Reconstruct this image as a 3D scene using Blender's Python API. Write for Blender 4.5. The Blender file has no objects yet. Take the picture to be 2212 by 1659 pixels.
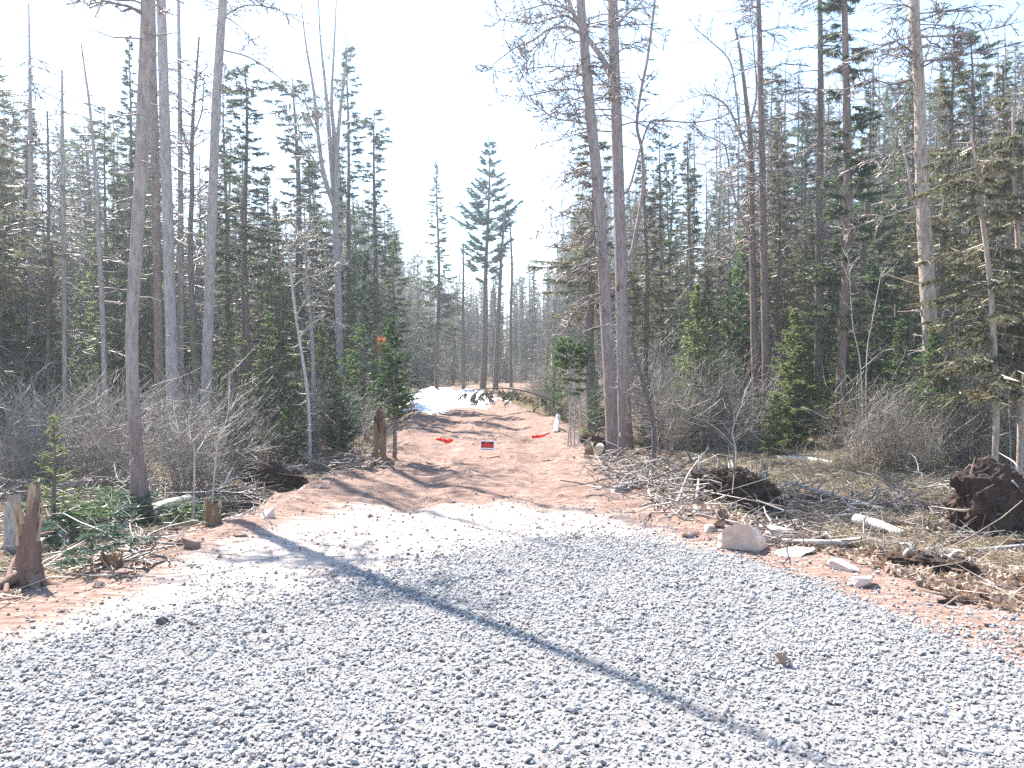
import bpy, math, random
import numpy as np
from mathutils import Vector, noise as mnoise

# ------------------------------------------------------------------ camera, sky, sun, exposure
SC = bpy.context.scene
COL = SC.collection
CAM_Z, PITCH, FV = 1.65, math.radians(1.63), 1736.0      # FV: focal length in units of a 2212 px wide picture
cam_d = bpy.data.cameras.new('camera'); cam = bpy.data.objects.new('camera', cam_d); COL.objects.link(cam)
cam.location = (0, 0, CAM_Z); cam.rotation_euler = (math.pi / 2 - PITCH, 0, 0)
cam_d.sensor_width = 36; cam_d.lens = 36 * FV / 2212; cam_d.clip_start = 0.05; cam_d.clip_end = 3000
SC.camera = cam

SUN_EL, SUN_AZ = math.radians(53), math.radians(-39)     # azimuth measured from +Y towards +X
world = bpy.data.worlds.new('World'); SC.world = world; world.use_nodes = True
wn = world.node_tree.nodes; wl = world.node_tree.links; wn.clear()
wo = wn.new('ShaderNodeOutputWorld'); wb = wn.new('ShaderNodeBackground'); ws = wn.new('ShaderNodeTexSky')
ws.sky_type = 'NISHITA'; ws.sun_disc = False; ws.sun_elevation = SUN_EL; ws.sun_rotation = SUN_AZ
ws.air_density = 1.0; ws.dust_density = 0.25; ws.ozone_density = 1.0
wb.inputs['Strength'].default_value = 0.12
wl.new(ws.outputs[0], wb.inputs[0]); wl.new(wb.outputs[0], wo.inputs[0])
sun_d = bpy.data.lights.new('sun', 'SUN'); sun = bpy.data.objects.new('sun', sun_d); COL.objects.link(sun)
sun_d.energy = 5.0; sun_d.angle = math.radians(0.45); sun_d.color = (1.0, 0.95, 0.88)
SUNV = Vector((math.sin(SUN_AZ) * math.cos(SUN_EL), math.cos(SUN_AZ) * math.cos(SUN_EL), math.sin(SUN_EL)))
sun.rotation_euler = (-SUNV).to_track_quat('-Z', 'Y').to_euler(); sun.location = (-20, 20, 30)
vs = SC.view_settings; vs.view_transform = 'Standard'; vs.look = 'None'; vs.gamma = 1; vs.use_curve_mapping = False
vs.exposure = 1.9
SC.render.engine = 'CYCLES'
SC.cycles.max_bounces = 6; SC.cycles.diffuse_bounces = 3; SC.cycles.transmission_bounces = 3; SC.cycles.volume_bounces = 0
SC.cycles.use_denoising = False
SC.cycles.volume_step_rate = 4
SC.cycles.sample_clamp_indirect = 4.0

# ------------------------------------------------------------------ small helpers
R0 = np.random.default_rng(7)
random.seed(7)
A = np.array


def unit(v):
    v = np.asarray(v, float)
    return v / np.maximum(np.linalg.norm(v, axis=-1, keepdims=True), 1e-9)


def smooth(a, b, x):
    t = np.clip((np.asarray(x, float) - a) / (b - a), 0, 1)
    return t * t * (3 - 2 * t)


def _hash(ix, iy, seed):
    h = (ix.astype(np.int64) * 374761393 + iy.astype(np.int64) * 668265263 + seed * 974634777) & 0xFFFFFFFF
    h = ((h ^ (h >> 13)) * 1274126177) & 0xFFFFFFFF
    return ((h ^ (h >> 16)) & 0xFFFF) / 65535.0


def vnoise(x, y, seed=0):
    x = np.asarray(x, float); y = np.asarray(y, float)
    ix = np.floor(x); iy = np.floor(y); fx = x - ix; fy = y - iy
    fx = fx * fx * (3 - 2 * fx); fy = fy * fy * (3 - 2 * fy)
    a = _hash(ix, iy, seed); b = _hash(ix + 1, iy, seed); c = _hash(ix, iy + 1, seed); d = _hash(ix + 1, iy + 1, seed)
    return (a * (1 - fx) + b * fx) * (1 - fy) + (c * (1 - fx) + d * fx) * fy - 0.5


def fbm(x, y, oct=3, seed=0):
    t = 0; a = 1.0
    for k in range(oct):
        t = t + a * vnoise(x * 2 ** k, y * 2 ** k, seed + k * 17); a *= 0.5
    return t


# ------------------------------------------------------------------ the lie of the land
LE = A([(-12, -12), (0, -8.0), (3.5, -4.4), (5, -3.4), (7.3, -3.0), (10.6, -2.5), (15, -2.15), (22, -2.75), (32, -3.9), (41, -5.0), (48, -4.6), (55, -2.6), (62, 1.0), (75, 9), (120, 40)])
RE = A([(-12, 14), (0, 8.0), (3.5, 4.2), (4.6, 3.5), (6.8, 2.7), (8.7, 1.95), (13.6, 1.25), (22, 1.15), (32, -0.3), (41, -1.1), (48, 0.4), (55, 3.2), (62, 7), (75, 16), (120, 47)])


def sdrive(x, y):
    x = np.asarray(x, float); y = np.asarray(y, float)
    w = 0.35 * fbm(x * 0.9, y * 0.9, 3, 5)
    return np.minimum(x - np.interp(y, LE[:, 0], LE[:, 1]), np.interp(y, RE[:, 0], RE[:, 1]) - x) + w


def hgt(x, y):
    x = np.asarray(x, float); y = np.asarray(y, float)
    s = sdrive(x, y)
    D = np.interp(y, [-12, 3, 5, 7, 9, 14, 25, 40, 60], [.08, .1, .16, .26, .42, .52, .5, .35, .2])
    W = np.interp(y, [0, 7, 9.5, 13], [2.6, 2.3, 1.6, 1.1])
    f = smooth(0, 1, -s / W)
    z = -D * f
    z = z + f * (0.22 * fbm(x * 0.55, y * 0.55, 3, 11) + 0.05 * fbm(x * 3, y * 3, 2, 12))
    z = z - 0.75 * np.exp(-(((x + 3.7) / 0.95) ** 2 + ((y - 11.6) / 1.7) ** 2)) * smooth(0, .5, -s)
    z = z - 0.30 * np.exp(-(((x - 3.7) / 1.3) ** 2 + ((y - 11.4) / 0.9) ** 2))
    ins = 1 - f
    far = smooth(6.5, 9, y)
    z = z + ins * (0.035 * fbm(x * 0.8, y * 0.8, 2, 21) + far * (0.07 * fbm(x * 1.6, y * 3.2, 3, 22) + 0.034 * fbm(x * 5, y * 11, 2, 23)) + 0.012 * vnoise(x * 7, y * 7, 24))
    for c in (-0.75, 0.85):                                   # wheel and dozer tracks worn into the dirt
        xc = (np.interp(y, LE[:, 0], LE[:, 1]) + np.interp(y, RE[:, 0], RE[:, 1])) / 2 + c
        z = z - ins * far * 0.06 * np.exp(-((x - xc) / 0.24) ** 2)
    z = z + 0.10 * far * np.exp(-((s - 0.15) / 0.22) ** 2) * (0.5 + vnoise(x * 1.5, y * 1.5, 31))   # loose berm along the edges
    return z


def hz(x, y): return float(hgt(A([x]), A([y]))[0])


def ray(xv, yv):
    a = (xv - 1106) / FV; b = (829.5 - yv) / FV
    c, s = math.cos(PITCH), math.sin(PITCH)
    return A([a, c + b * s, -s + b * c])


def pt(xv, yv, d):
    r = ray(xv, yv)
    return A([0, 0, CAM_Z]) + r * (d / r[1])


def gp(xv, yv):
    """where the sight line through a spot of the photograph meets the ground"""
    r = ray(xv, yv); t = np.arange(2.0, 90, 0.03)
    p = A([0, 0, CAM_Z])[None] + r[None] * t[:, None]
    k = np.nonzero(p[:, 2] < hgt(p[:, 0], p[:, 1]))[0]
    return p[k[0]] if len(k) else p[-1]


def gd(xv, d):
    x = (xv - 1106) / FV * d
    return A([x, d, hz(x, d)])


# ------------------------------------------------------------------ mesh collecting
class MB:
    def __init__(s): s.v = []; s.f = []; s.m = []; s.n = 0; s.sm = []

    def add(s, v, f, mat=0, sm=True):
        v = np.asarray(v, float).reshape(-1, 3); f = np.asarray(f, int)
        s.v.append(v); s.f.append(f + s.n); s.m.append(np.full(len(f), mat)); s.sm.append(np.full(len(f), sm)); s.n += len(v)
        return s

    def segs(s, P0, P1, r0, r1, mat=0, k=3):
        P0 = np.asarray(P0, float).reshape(-1, 3); P1 = np.asarray(P1, float).reshape(-1, 3); N = len(P0)
        if N == 0: return s
        r0 = np.broadcast_to(np.asarray(r0, float), (N,)); r1 = np.broadcast_to(np.asarray(r1, float), (N,))
        D = unit(P1 - P0)
        ref = np.where(np.abs(D[:, 2:3]) < 0.85, A([[0, 0, 1.0]]), A([[1.0, 0, 0]]))
        U = unit(np.cross(D, ref)); V = np.cross(D, U)
        a = np.arange(k) * 2 * math.pi / k
        ring = np.cos(a)[None, :, None] * U[:, None] + np.sin(a)[None, :, None] * V[:, None]
        v = np.concatenate([P0[:, None] + ring * r0[:, None, None], P1[:, None] + ring * r1[:, None, None]], 1)
        j = np.arange(k); jn = (j + 1) % k
        q = np.stack([j, jn, jn + k, j + k], 1)
        f = (np.arange(N) * 2 * k)[:, None, None] + q[None]
        return s.add(v.reshape(-1, 3), f.reshape(-1, 4), mat)

    def tube(s, pts, rad, k=8, mat=0, cap=False, capmat=None, bump=0.0, seed=0, freq=6.0, stretch=0.25):
        pts = np.asarray(pts, float); n = len(pts); rad = np.broadcast_to(np.asarray(rad, float), (n,))
        T = unit(np.gradient(pts, axis=0))
        U = np.zeros_like(pts); u = np.cross(T[0], A([0.3, 0.9, 0.1])); u = u / np.linalg.norm(u)
        for i in range(n):
            u = u - T[i] * np.dot(u, T[i]); u = u / max(np.linalg.norm(u), 1e-9); U[i] = u
        V = np.cross(T, U)
        a = np.arange(k) * 2 * math.pi / k
        rr = np.repeat(rad[:, None], k, 1)
        if bump:
            L = np.concatenate([[0], np.cumsum(np.linalg.norm(np.diff(pts, axis=0), axis=1))])
            for i in range(n):
                for j in range(k):
                    q = Vector((math.cos(a[j]) * freq * .35, math.sin(a[j]) * freq * .35, L[i] * freq * stretch + seed * 7.3))
                    rr[i, j] *= 1 + bump * (mnoise.noise(q) + 0.6 * mnoise.noise(q * 2.7))
        v = pts[:, None] + rr[..., None] * (np.cos(a)[None, :, None] * U[:, None] + np.sin(a)[None, :, None] * V[:, None])
        j = np.arange(k); jn = (j + 1) % k
        q = np.stack([j, jn, jn + k, j + k], 1)
        f = (np.arange(n - 1) * k)[:, None, None] + q[None]
        base = s.n
        s.add(v.reshape(-1, 3), f.reshape(-1, 4), mat)
        if cap:
            cm = mat if capmat is None else capmat
            for e, row in ((0, v[0]), (1, v[-1])):
                c = row.mean(0); vv = np.concatenate([row, c[None]])
                ff = np.stack([jn, j, np.full(k, k)], 1) if e == 0 else np.stack([j, jn, np.full(k, k)], 1)
                s.add(vv, ff, cm, False)
        return s

    def blades(s, B, D, w, mat=1, rng=None):
        B = np.asarray(B, float).reshape(-1, 3); D = np.asarray(D, float).reshape(-1, 3); N = len(B)
        if N == 0: return s
        rnd = (rng or R0).normal(size=(N, 3))
        S = unit(np.cross(D, rnd)) * (np.broadcast_to(np.asarray(w, float), (N,))[:, None] / 2)
        v = np.stack([B - S, B + S, B + D], 1)
        f = np.arange(N * 3).reshape(-1, 3)
        return s.add(v.reshape(-1, 3), f, mat, False)

    def box(s, lo, hi, mat=0):
        x0, y0, z0 = lo; x1, y1, z1 = hi
        v = [(x0, y0, z0), (x1, y0, z0), (x1, y1, z0), (x0, y1, z0), (x0, y0, z1), (x1, y0, z1), (x1, y1, z1), (x0, y1, z1)]
        f = [(0, 3, 2, 1), (4, 5, 6, 7), (0, 1, 5, 4), (1, 2, 6, 5), (2, 3, 7, 6), (3, 0, 4, 7)]
        return s.add(v, f, mat, False)

    def mesh(s, name, mats):
        me = bpy.data.meshes.new(name)
        v = np.concatenate(s.v); me.vertices.add(len(v)); me.vertices.foreach_set('co', v.ravel())
        lens = np.concatenate([np.full(len(f), f.shape[1]) for f in s.f])
        li = np.concatenate([f.ravel() for f in s.f])
        me.loops.add(len(li)); me.loops.foreach_set('vertex_index', li.astype(np.int32))
        me.polygons.add(len(lens)); me.polygons.foreach_set('loop_start', np.concatenate([[0], np.cumsum(lens)[:-1]]).astype(np.int32))
        me.polygons.foreach_set('material_index', np.concatenate(s.m).astype(np.int32))
        me.polygons.foreach_set('use_smooth', np.concatenate(s.sm).astype(bool))
        for m in (mats if isinstance(mats, (list, tuple)) else [mats]): me.materials.append(m)
        me.update(calc_edges=True)
        return me

    def build(s, name, mats, parent=None):
        return link(name, s.mesh(name, mats), parent)


def link(name, me, parent=None, loc=None):
    o = bpy.data.objects.new(name, me); COL.objects.link(o)
    if parent is not None: o.parent = parent
    if loc is not None: o.location = loc
    return o


def tag(o, label=None, cat=None, group=None, kind=None):
    if label: o['label'] = label
    if cat: o['category'] = cat
    if group: o['group'] = group
    if kind: o['kind'] = kind
    return o


def thing(name, label, cat, loc=(0, 0, 0), group=None, rz=0.0, sc=(1, 1, 1), tilt=(0, 0)):
    o = bpy.data.objects.new(name, None); COL.objects.link(o)
    o.empty_display_size = 0.2
    o.location = loc; o.rotation_euler = (tilt[0], tilt[1], rz); o.scale = sc
    return tag(o, label, cat, group)


# ------------------------------------------------------------------ materials
class NT:
    def __init__(s, name):
        s.mat = bpy.data.materials.new(name); s.mat.use_nodes = True
        s.t = s.mat.node_tree; s.t.nodes.clear()
        s.out = s.n('ShaderNodeOutputMaterial')

    def n(s, typ, **kw):
        nd = s.t.nodes.new(typ)
        for k, v in kw.items(): setattr(nd, k, v)
        return nd

    def set(s, sock, v):
        if v is None: return
        if hasattr(v, 'is_linked') or isinstance(v, bpy.types.NodeSocket): s.t.links.new(v, sock)
        elif isinstance(v, (tuple, list)) and len(v) == 3 and sock.type == 'RGBA': sock.default_value = (*v, 1)
        else: sock.default_value = v

    def coords(s, kind='Object', scale=(1, 1, 1)):
        tc = s.n('ShaderNodeTexCoord'); mp = s.n('ShaderNodeMapping'); mp.inputs['Scale'].default_value = scale
        s.t.links.new(tc.outputs[kind], mp.inputs[0]); return mp.outputs[0]

    def pos(s, scale=(1, 1, 1)):
        g = s.n('ShaderNodeNewGeometry'); mp = s.n('ShaderNodeMapping'); mp.inputs['Scale'].default_value = scale
        s.t.links.new(g.outputs['Position'], mp.inputs[0]); return mp.outputs[0]

    def noise(s, vec, scale=5.0, detail=4, rough=0.6):
        nd = s.n('ShaderNodeTexNoise'); s.set(nd.inputs['Vector'], vec)
        nd.inputs['Scale'].default_value = scale; nd.inputs['Detail'].default_value = detail; nd.inputs['Roughness'].default_value = rough
        return nd.outputs['Fac']

    def vor(s, vec, scale=5.0, feature='F1', out='Distance'):
        nd = s.n('ShaderNodeTexVoronoi', feature=feature); s.set(nd.inputs['Vector'], vec); nd.inputs['Scale'].default_value = scale
        return nd.outputs[out]

    def ramp(s, fac, stops):
        nd = s.n('ShaderNodeValToRGB'); el = nd.color_ramp.elements
        while len(el) < len(stops): el.new(0.5)
        for e, (p, c) in zip(el, stops): e.position = p; e.color = (*c, 1) if len(c) == 3 else c
        s.set(nd.inputs[0], fac); return nd.outputs[0]

    def mix(s, fac, a, b, mode='MIX'):
        nd = s.n('ShaderNodeMix', data_type='RGBA', blend_type=mode)
        s.set(nd.inputs[0], fac); s.set(nd.inputs[6], a); s.set(nd.inputs[7], b); return nd.outputs[2]

    def math(s, op, a, b=None, clamp=False):
        nd = s.n('ShaderNodeMath', operation=op, use_clamp=clamp); s.set(nd.inputs[0], a)
        if b is not None: s.set(nd.inputs[1], b)
        return nd.outputs[0]

    def range(s, v, a, b, c=0.0, d=1.0):
        nd = s.n('ShaderNodeMapRange'); s.set(nd.inputs[0], v)
        for i, x in enumerate((a, b, c, d)): nd.inputs[i + 1].default_value = x
        return nd.outputs[0]

    def sep(s, v):
        nd = s.n('ShaderNodeSeparateXYZ'); s.set(nd.inputs[0], v); return nd.outputs

    def attr(s, name):
        nd = s.n('ShaderNodeAttribute'); nd.attribute_name = name; return nd.outputs['Fac']

    def bump(s, h, strength=0.5, dist=0.02):
        nd = s.n('ShaderNodeBump'); nd.inputs['Strength'].default_value = strength; nd.inputs['Distance'].default_value = dist
        s.set(nd.inputs['Height'], h); return nd.outputs[0]

    def pbr(s, col, rough=0.85, normal=None, spec=0.25, metal=0.0):
        b = s.n('ShaderNodeBsdfPrincipled'); s.set(b.inputs['Base Color'], col); s.set(b.inputs['Roughness'], rough)
        b.inputs['Specular IOR Level'].default_value = spec; b.inputs['Metallic'].default_value = metal
        if normal is not None: s.set(b.inputs['Normal'], normal)
        s.t.links.new(b.outputs[0], s.out.inputs[0]); return s.mat

    def leaf(s, col, trans=0.35, tcol=None, rough=0.42):
        d = s.n('ShaderNodeBsdfPrincipled'); s.set(d.inputs['Base Color'], col); d.inputs['Roughness'].default_value = rough
        d.inputs['Specular IOR Level'].default_value = 0.5
        t = s.n('ShaderNodeBsdfTranslucent'); s.set(t.inputs[0], tcol if tcol is not None else col)
        m = s.n('ShaderNodeMixShader'); m.inputs[0].default_value = trans
        s.t.links.new(d.outputs[0], m.inputs[1]); s.t.links.new(t.outputs[0], m.inputs[2]); s.t.links.new(m.outputs[0], s.out.inputs[0])
        return s.mat


def bark(name, dark, light, scale=1.0, red=None, moss=None, lichen=0.0, zred=2.5, peel=False):
    t = NT(name); c = t.coords('Object')
    st = t.coords('Object', (14 * scale, 14 * scale, 2.6 * scale))
    n1 = t.noise(st, 1.0, 5, 0.65); v1 = t.vor(t.coords('Object', (22 * scale, 22 * scale, 5 * scale)), 1.0)
    big = t.noise(c, 1.3, 3, 0.6)
    n3 = t.noise(t.coords('Object', (60 * scale, 60 * scale, 16 * scale)), 1.0, 4, 0.7)
    f = t.math('ADD', t.math('ADD', t.math('MULTIPLY', n1, 0.45), t.math('MULTIPLY', v1, 0.35)), t.math('SUBTRACT', t.math('MULTIPLY', n3, 0.6), 0.12))
    col = t.ramp(f, [(0.25, dark), (0.75, light)])
    if red:
        z = t.math('ADD', t.sep(c)[2], t.math('MULTIPLY', big, 3.0))
        col = t.mix(t.math('MULTIPLY', t.range(z, zred, zred + 2.5, 1, 0), 0.75), col, t.mix(n1, tuple(x * .55 for x in red), red))
    if lichen:
        l = t.noise(c, 9.0, 3, 0.7)
        col = t.mix(t.math('MULTIPLY', t.range(l, 0.60, 0.68), lichen), col, (0.42, 0.45, 0.36))
    if moss:
        z = t.math('ADD', t.sep(c)[2], t.math('MULTIPLY', t.noise(c, 5.0, 4), 0.35))
        col = t.mix(t.range(z, moss, moss + 0.25, 0.9, 0), col, t.ramp(n1, [(0.3, (0.015, 0.03, 0.012)), (0.7, (0.06, 0.11, 0.03))]))
    return t.pbr(col, 0.9, t.bump(f, 0.9, 0.02), 0.15)


def needles(name, a, b, trans=0.3, brown=None):
    t = NT(name)
    g = t.n('ShaderNodeNewGeometry'); oi = t.n('ShaderNodeObjectInfo')
    f = t.math('ADD', t.math('MULTIPLY', g.outputs['Random Per Island'], 0.7), t.math('MULTIPLY', oi.outputs['Random'], 0.3))
    col = t.mix(f, a, b)
    if brown:
        nz = t.noise(t.coords('Object'), 1.1, 2)
        col = t.mix(t.range(nz, 0.5, 0.68, 0, 0.8), col, brown)
    return t.leaf(col, trans)


def twigmat(name, a, b):
    t = NT(name); g = t.n('ShaderNodeNewGeometry')
    return t.pbr(t.mix(g.outputs['Random Per Island'], a, b), 0.5, None, 0.5)


def plain(name, a, b=None, scale=6.0, rough=0.85, bs=0.5, bd=0.02, spec=0.2, stretch=(1, 1, 1)):
    t = NT(name); n = t.noise(t.coords('Object', stretch), scale, 5, 0.65)
    return t.pbr(t.mix(t.range(n, 0.3, 0.7), a, b or a), rough, t.bump(n, bs, bd), spec)


M = {}
M['bark_main'] = bark('reddish grey bark', (0.12, 0.095, 0.085), (0.38, 0.33, 0.31), 1.0, (0.21, 0.105, 0.075), 0.35, 0.3, 1.2)
M['bark_grey'] = bark('grey bark', (0.12, 0.105, 0.10), (0.40, 0.37, 0.355), 1.0, None, None, 0.35)
M['bark_pair'] = bark('purplish grey bark', (0.12, 0.095, 0.09), (0.36, 0.30, 0.285), 0.9, (0.22, 0.125, 0.10), None, 0.3, 1.0)
M['bark_flaky'] = bark('flaky tan bark', (0.12, 0.09, 0.07), (0.50, 0.41, 0.34), 0.8, (0.26, 0.15, 0.11), None, 0.4, -0.5)
M['bark_dark'] = bark('dark spruce bark', (0.05, 0.04, 0.035), (0.20, 0.165, 0.145), 1.0, None, None, 0.3)
M['bark_rust'] = bark('rusty brown bark', (0.07, 0.045, 0.035), (0.27, 0.21, 0.18), 1.0, (0.22, 0.13, 0.10), None, 0.2, 1.6)
M['bark_pale'] = bark('pale birch bark', (0.22, 0.19, 0.17), (0.55, 0.52, 0.48), 1.0)
M['dead_wood'] = bark('weathered grey wood', (0.16, 0.14, 0.12), (0.50, 0.46, 0.42), 1.2)
M['white_wood'] = bark('bleached white wood', (0.38, 0.34, 0.30), (0.72, 0.68, 0.62), 1.2)
M['twig_grey'] = twigmat('grey twigs', (0.13, 0.11, 0.09), (0.42, 0.38, 0.33))
M['twig_dark'] = twigmat('dark twigs', (0.07, 0.055, 0.05), (0.20, 0.16, 0.14))
M['twig_larch'] = twigmat('larch twigs', (0.11, 0.08, 0.065), (0.27, 0.21, 0.17))
M['twig_tan'] = twigmat('tan twigs', (0.22, 0.15, 0.10), (0.48, 0.40, 0.32))
M['spruce'] = needles('dark spruce needles', (0.05, 0.08, 0.045), (0.13, 0.155, 0.07), 0.5)
M['spruce_blue'] = needles('blue green needles', (0.05, 0.095, 0.07), (0.10, 0.16, 0.10), 0.5)
M['olive'] = needles('olive drab needles', (0.11, 0.115, 0.06), (0.20, 0.195, 0.10), 0.5, (0.20, 0.145, 0.09))
M['lime'] = needles('fresh fir needles', (0.12, 0.17, 0.06), (0.25, 0.29, 0.11), 0.6)
M['fir'] = needles('fir needles', (0.06, 0.12, 0.045), (0.14, 0.21, 0.07), 0.55)
M['pine'] = needles('white pine needles', (0.06, 0.14, 0.11), (0.11, 0.20, 0.15), 0.6)
M['lichen'] = needles('beard lichen', (0.16, 0.16, 0.11), (0.28, 0.27, 0.18), 0.4)
M['rustleaf'] = needles('rusty dead leaves', (0.24, 0.08, 0.025), (0.40, 0.17, 0.055), 0.4)
M['brownleaf'] = needles('dry brown leaves', (0.10, 0.055, 0.035), (0.40, 0.29, 0.21), 0.25)
M['straw'] = needles('dry straw grass', (0.30, 0.25, 0.16), (0.58, 0.50, 0.36), 0.35)
M['herb'] = needles('bright green herb leaves', (0.08, 0.22, 0.03), (0.16, 0.33, 0.06), 0.45)
M['moss'] = plain('moss', (0.05, 0.075, 0.02), (0.13, 0.15, 0.04), 12, 0.95, 0.8)
M['soil'] = plain('dark root soil', (0.022, 0.016, 0.012), (0.09, 0.055, 0.038), 7, 0.95, 1.0, 0.05)
M['redsoil'] = plain('red brown clay soil', (0.022, 0.015, 0.012), (0.085, 0.054, 0.042), 7, 0.95, 1.0, 0.05)
M['split'] = plain('fresh split wood', (0.22, 0.15, 0.10), (0.44, 0.34, 0.24), 9, 0.8, 0.5, 0.01, 0.2, (6, 6, 0.8))
M['rot'] = plain('rotten orange wood', (0.085, 0.055, 0.04), (0.29, 0.18, 0.10), 6, 0.9, 0.8, 0.02, 0.15, (5, 5, 0.8))
M['cutend'] = plain('sawn log end', (0.42, 0.30, 0.18), (0.60, 0.46, 0.30), 18, 0.85)
M['boulder'] = plain('pink granite', (0.40, 0.29, 0.25), (0.62, 0.52, 0.46), 5, 0.85, 0.6, 0.02)
M['greystone'] = plain('grey stone', (0.22, 0.21, 0.21), (0.45, 0.43, 0.42), 8, 0.85, 0.6, 0.01)
M['darkstone'] = plain('dark basalt', (0.05, 0.05, 0.055), (0.10, 0.10, 0.105), 20, 0.8, 0.5, 0.005)
M['steel'] = plain('dull steel', (0.30, 0.30, 0.30), (0.42, 0.42, 0.42), 40, 0.5, 0.2, 0.001, 0.5)


def gravel_mat():
    t = NT('crushed gravel'); g = t.n('ShaderNodeNewGeometry'); oi = t.n('ShaderNodeObjectInfo')
    r = oi.outputs['Random']
    col = t.ramp(r, [(0.0, (0.10, 0.10, 0.105)), (0.25, (0.20, 0.20, 0.205)), (0.6, (0.32, 0.315, 0.312)), (0.88, (0.46, 0.445, 0.43)), (0.96, (0.26, 0.19, 0.16)), (1.0, (0.08, 0.075, 0.08))])
    n = t.noise(t.pos(), 60, 3)
    col = t.mix(t.range(n, 0.3, 0.7, 0.0, 0.22), col, (0.46, 0.445, 0.43))
    return t.pbr(col, 0.75, None, 0.3)


M['gravel'] = gravel_mat()


def ground_mat():
    t = NT('clay drive and forest floor'); p = t.pos()
    gm = t.attr('gravel'); dm = t.attr('dirt'); fm = t.attr('glare_pale'); gr = t.attr('meadow')
    n1 = t.noise(p, 1.4, 5, 0.65); n2 = t.noise(p, 9, 5, 0.7); n3 = t.noise(p, 55, 4, 0.7)
    st = t.noise(t.pos((1.0, 7.5, 1.0)), 2.4, 7, 0.8)
    dirt = t.ramp(t.math('ADD', t.math('MULTIPLY', n2, 0.35), t.math('MULTIPLY', st, 0.65)), [(0.36, (0.06, 0.036, 0.028)), (0.46, (0.16, 0.098, 0.074)), (0.56, (0.26, 0.18, 0.145)), (0.70, (0.37, 0.295, 0.25))])
    dirt = t.mix(t.range(n3, 0.35, 0.75, 0, 0.25), dirt, (0.30, 0.235, 0.20))
    damp = t.noise(t.pos((.7, .5, 1)), 1.1, 3, .6)
    dirt = t.mix(t.range(damp, .54, .68, 0, .4), dirt, (0.09, 0.056, 0.044))
    glare_pale = t.mix(t.range(n3, 0.35, 0.7), (0.27, 0.225, 0.195), (0.46, 0.41, 0.37))  # glare painted into the dirt: paler where the sun whitens it
    grav = t.mix(t.range(n3, 0.3, 0.7), (0.11, 0.108, 0.108), (0.27, 0.26, 0.25))
    lit = t.ramp(t.math('ADD', t.math('MULTIPLY', n1, 0.45), t.math('MULTIPLY', n3, 0.55)), [(0.3, (0.03, 0.022, 0.015)), (0.5, (0.13, 0.085, 0.05)), (0.68, (0.30, 0.22, 0.14))])
    mossy = t.math('MULTIPLY', t.range(n1, 0.54, 0.62), 0.7)
    lit = t.mix(mossy, lit, t.mix(n3, (0.03, 0.045, 0.012), (0.12, 0.13, 0.035)))
    lit = t.mix(gr, lit, t.mix(n3, (0.17, 0.14, 0.08), (0.44, 0.38, 0.26)))
    wet = t.math('ADD', t.attr('wet'), t.math('MULTIPLY', t.math('SUBTRACT', n2, 0.5), 0.8))
    lit = t.mix(t.math('MULTIPLY', t.range(wet, .3, .6), .85), lit, t.mix(n3, (0.012, 0.009, 0.007), (0.06, 0.042, 0.03)))
    nd = t.math('ADD', dm, t.math('MULTIPLY', t.math('SUBTRACT', n2, 0.5), 0.7))
    col = t.mix(t.range(nd, 0.40, 0.60), lit, dirt)
    nf = t.math('ADD', fm, t.math('MULTIPLY', t.math('SUBTRACT', st, 0.5), 1.7))
    col = t.mix(t.range(nf, 0.35, 0.85), col, glare_pale)
    ng = t.math('ADD', gm, t.math('MULTIPLY', t.math('SUBTRACT', n2, 0.5), 0.6))
    col = t.mix(t.range(ng, 0.4, 0.6), col, grav)
    h = t.math('ADD', t.math('MULTIPLY', n2, 0.6), t.math('MULTIPLY', n3, 0.4))
    return t.pbr(col, 0.95, t.bump(h, 0.8, 0.03), 0.1)


M['ground'] = ground_mat()

# ------------------------------------------------------------------ ground, drive, gravel
GPOLY = A([gp(x, y)[:2] for x, y in [(-250, 1500), (60, 1400), (330, 1325), (640, 1285), (900, 1230), (1080, 1172), (1240, 1160), (1400, 1168), (1560, 1195), (1720, 1245), (1950, 1335), (2212, 1450), (2500, 1560)]] + [(4.5, 0.5), (-4.5, 0.5)])
GLARE_POLY = A([gp(x, y)[:2] for x, y in [(-100, 1440), (300, 1290), (440, 1200), (640, 1135), (760, 1090), (1000, 1095), (1200, 1105), (1330, 1130), (1560, 1215), (1800, 1330), (2050, 1470), (2200, 1600)]] + [(2.2, 1.0), (-3.5, 1.0)])  # outline of the drive whose colour is lightened to imitate glare


def sdpoly(poly, x, y):
    x = np.asarray(x, float).ravel(); y = np.asarray(y, float).ravel()
    a = poly; b = np.roll(poly, -1, 0); d = np.full(len(x), 1e9); ins = np.zeros(len(x), bool)
    for (ax, ay), (bx, by) in zip(a, b):
        ex, ey = bx - ax, by - ay
        u = np.clip(((x - ax) * ex + (y - ay) * ey) / (ex * ex + ey * ey), 0, 1)
        d = np.minimum(d, np.hypot(x - ax - u * ex, y - ay - u * ey))
        c = (ay > y) != (by > y)
        with np.errstate(divide='ignore', invalid='ignore'): ins ^= c & (x < (bx - ax) * (y - ay) / (by - ay) + ax)
    return np.where(ins, d, -d)


def graded(a, b, d0, g):
    out = [a]; st = d0
    while out[-1] < b: out.append(out[-1] + st); st *= g
    return out


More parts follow.
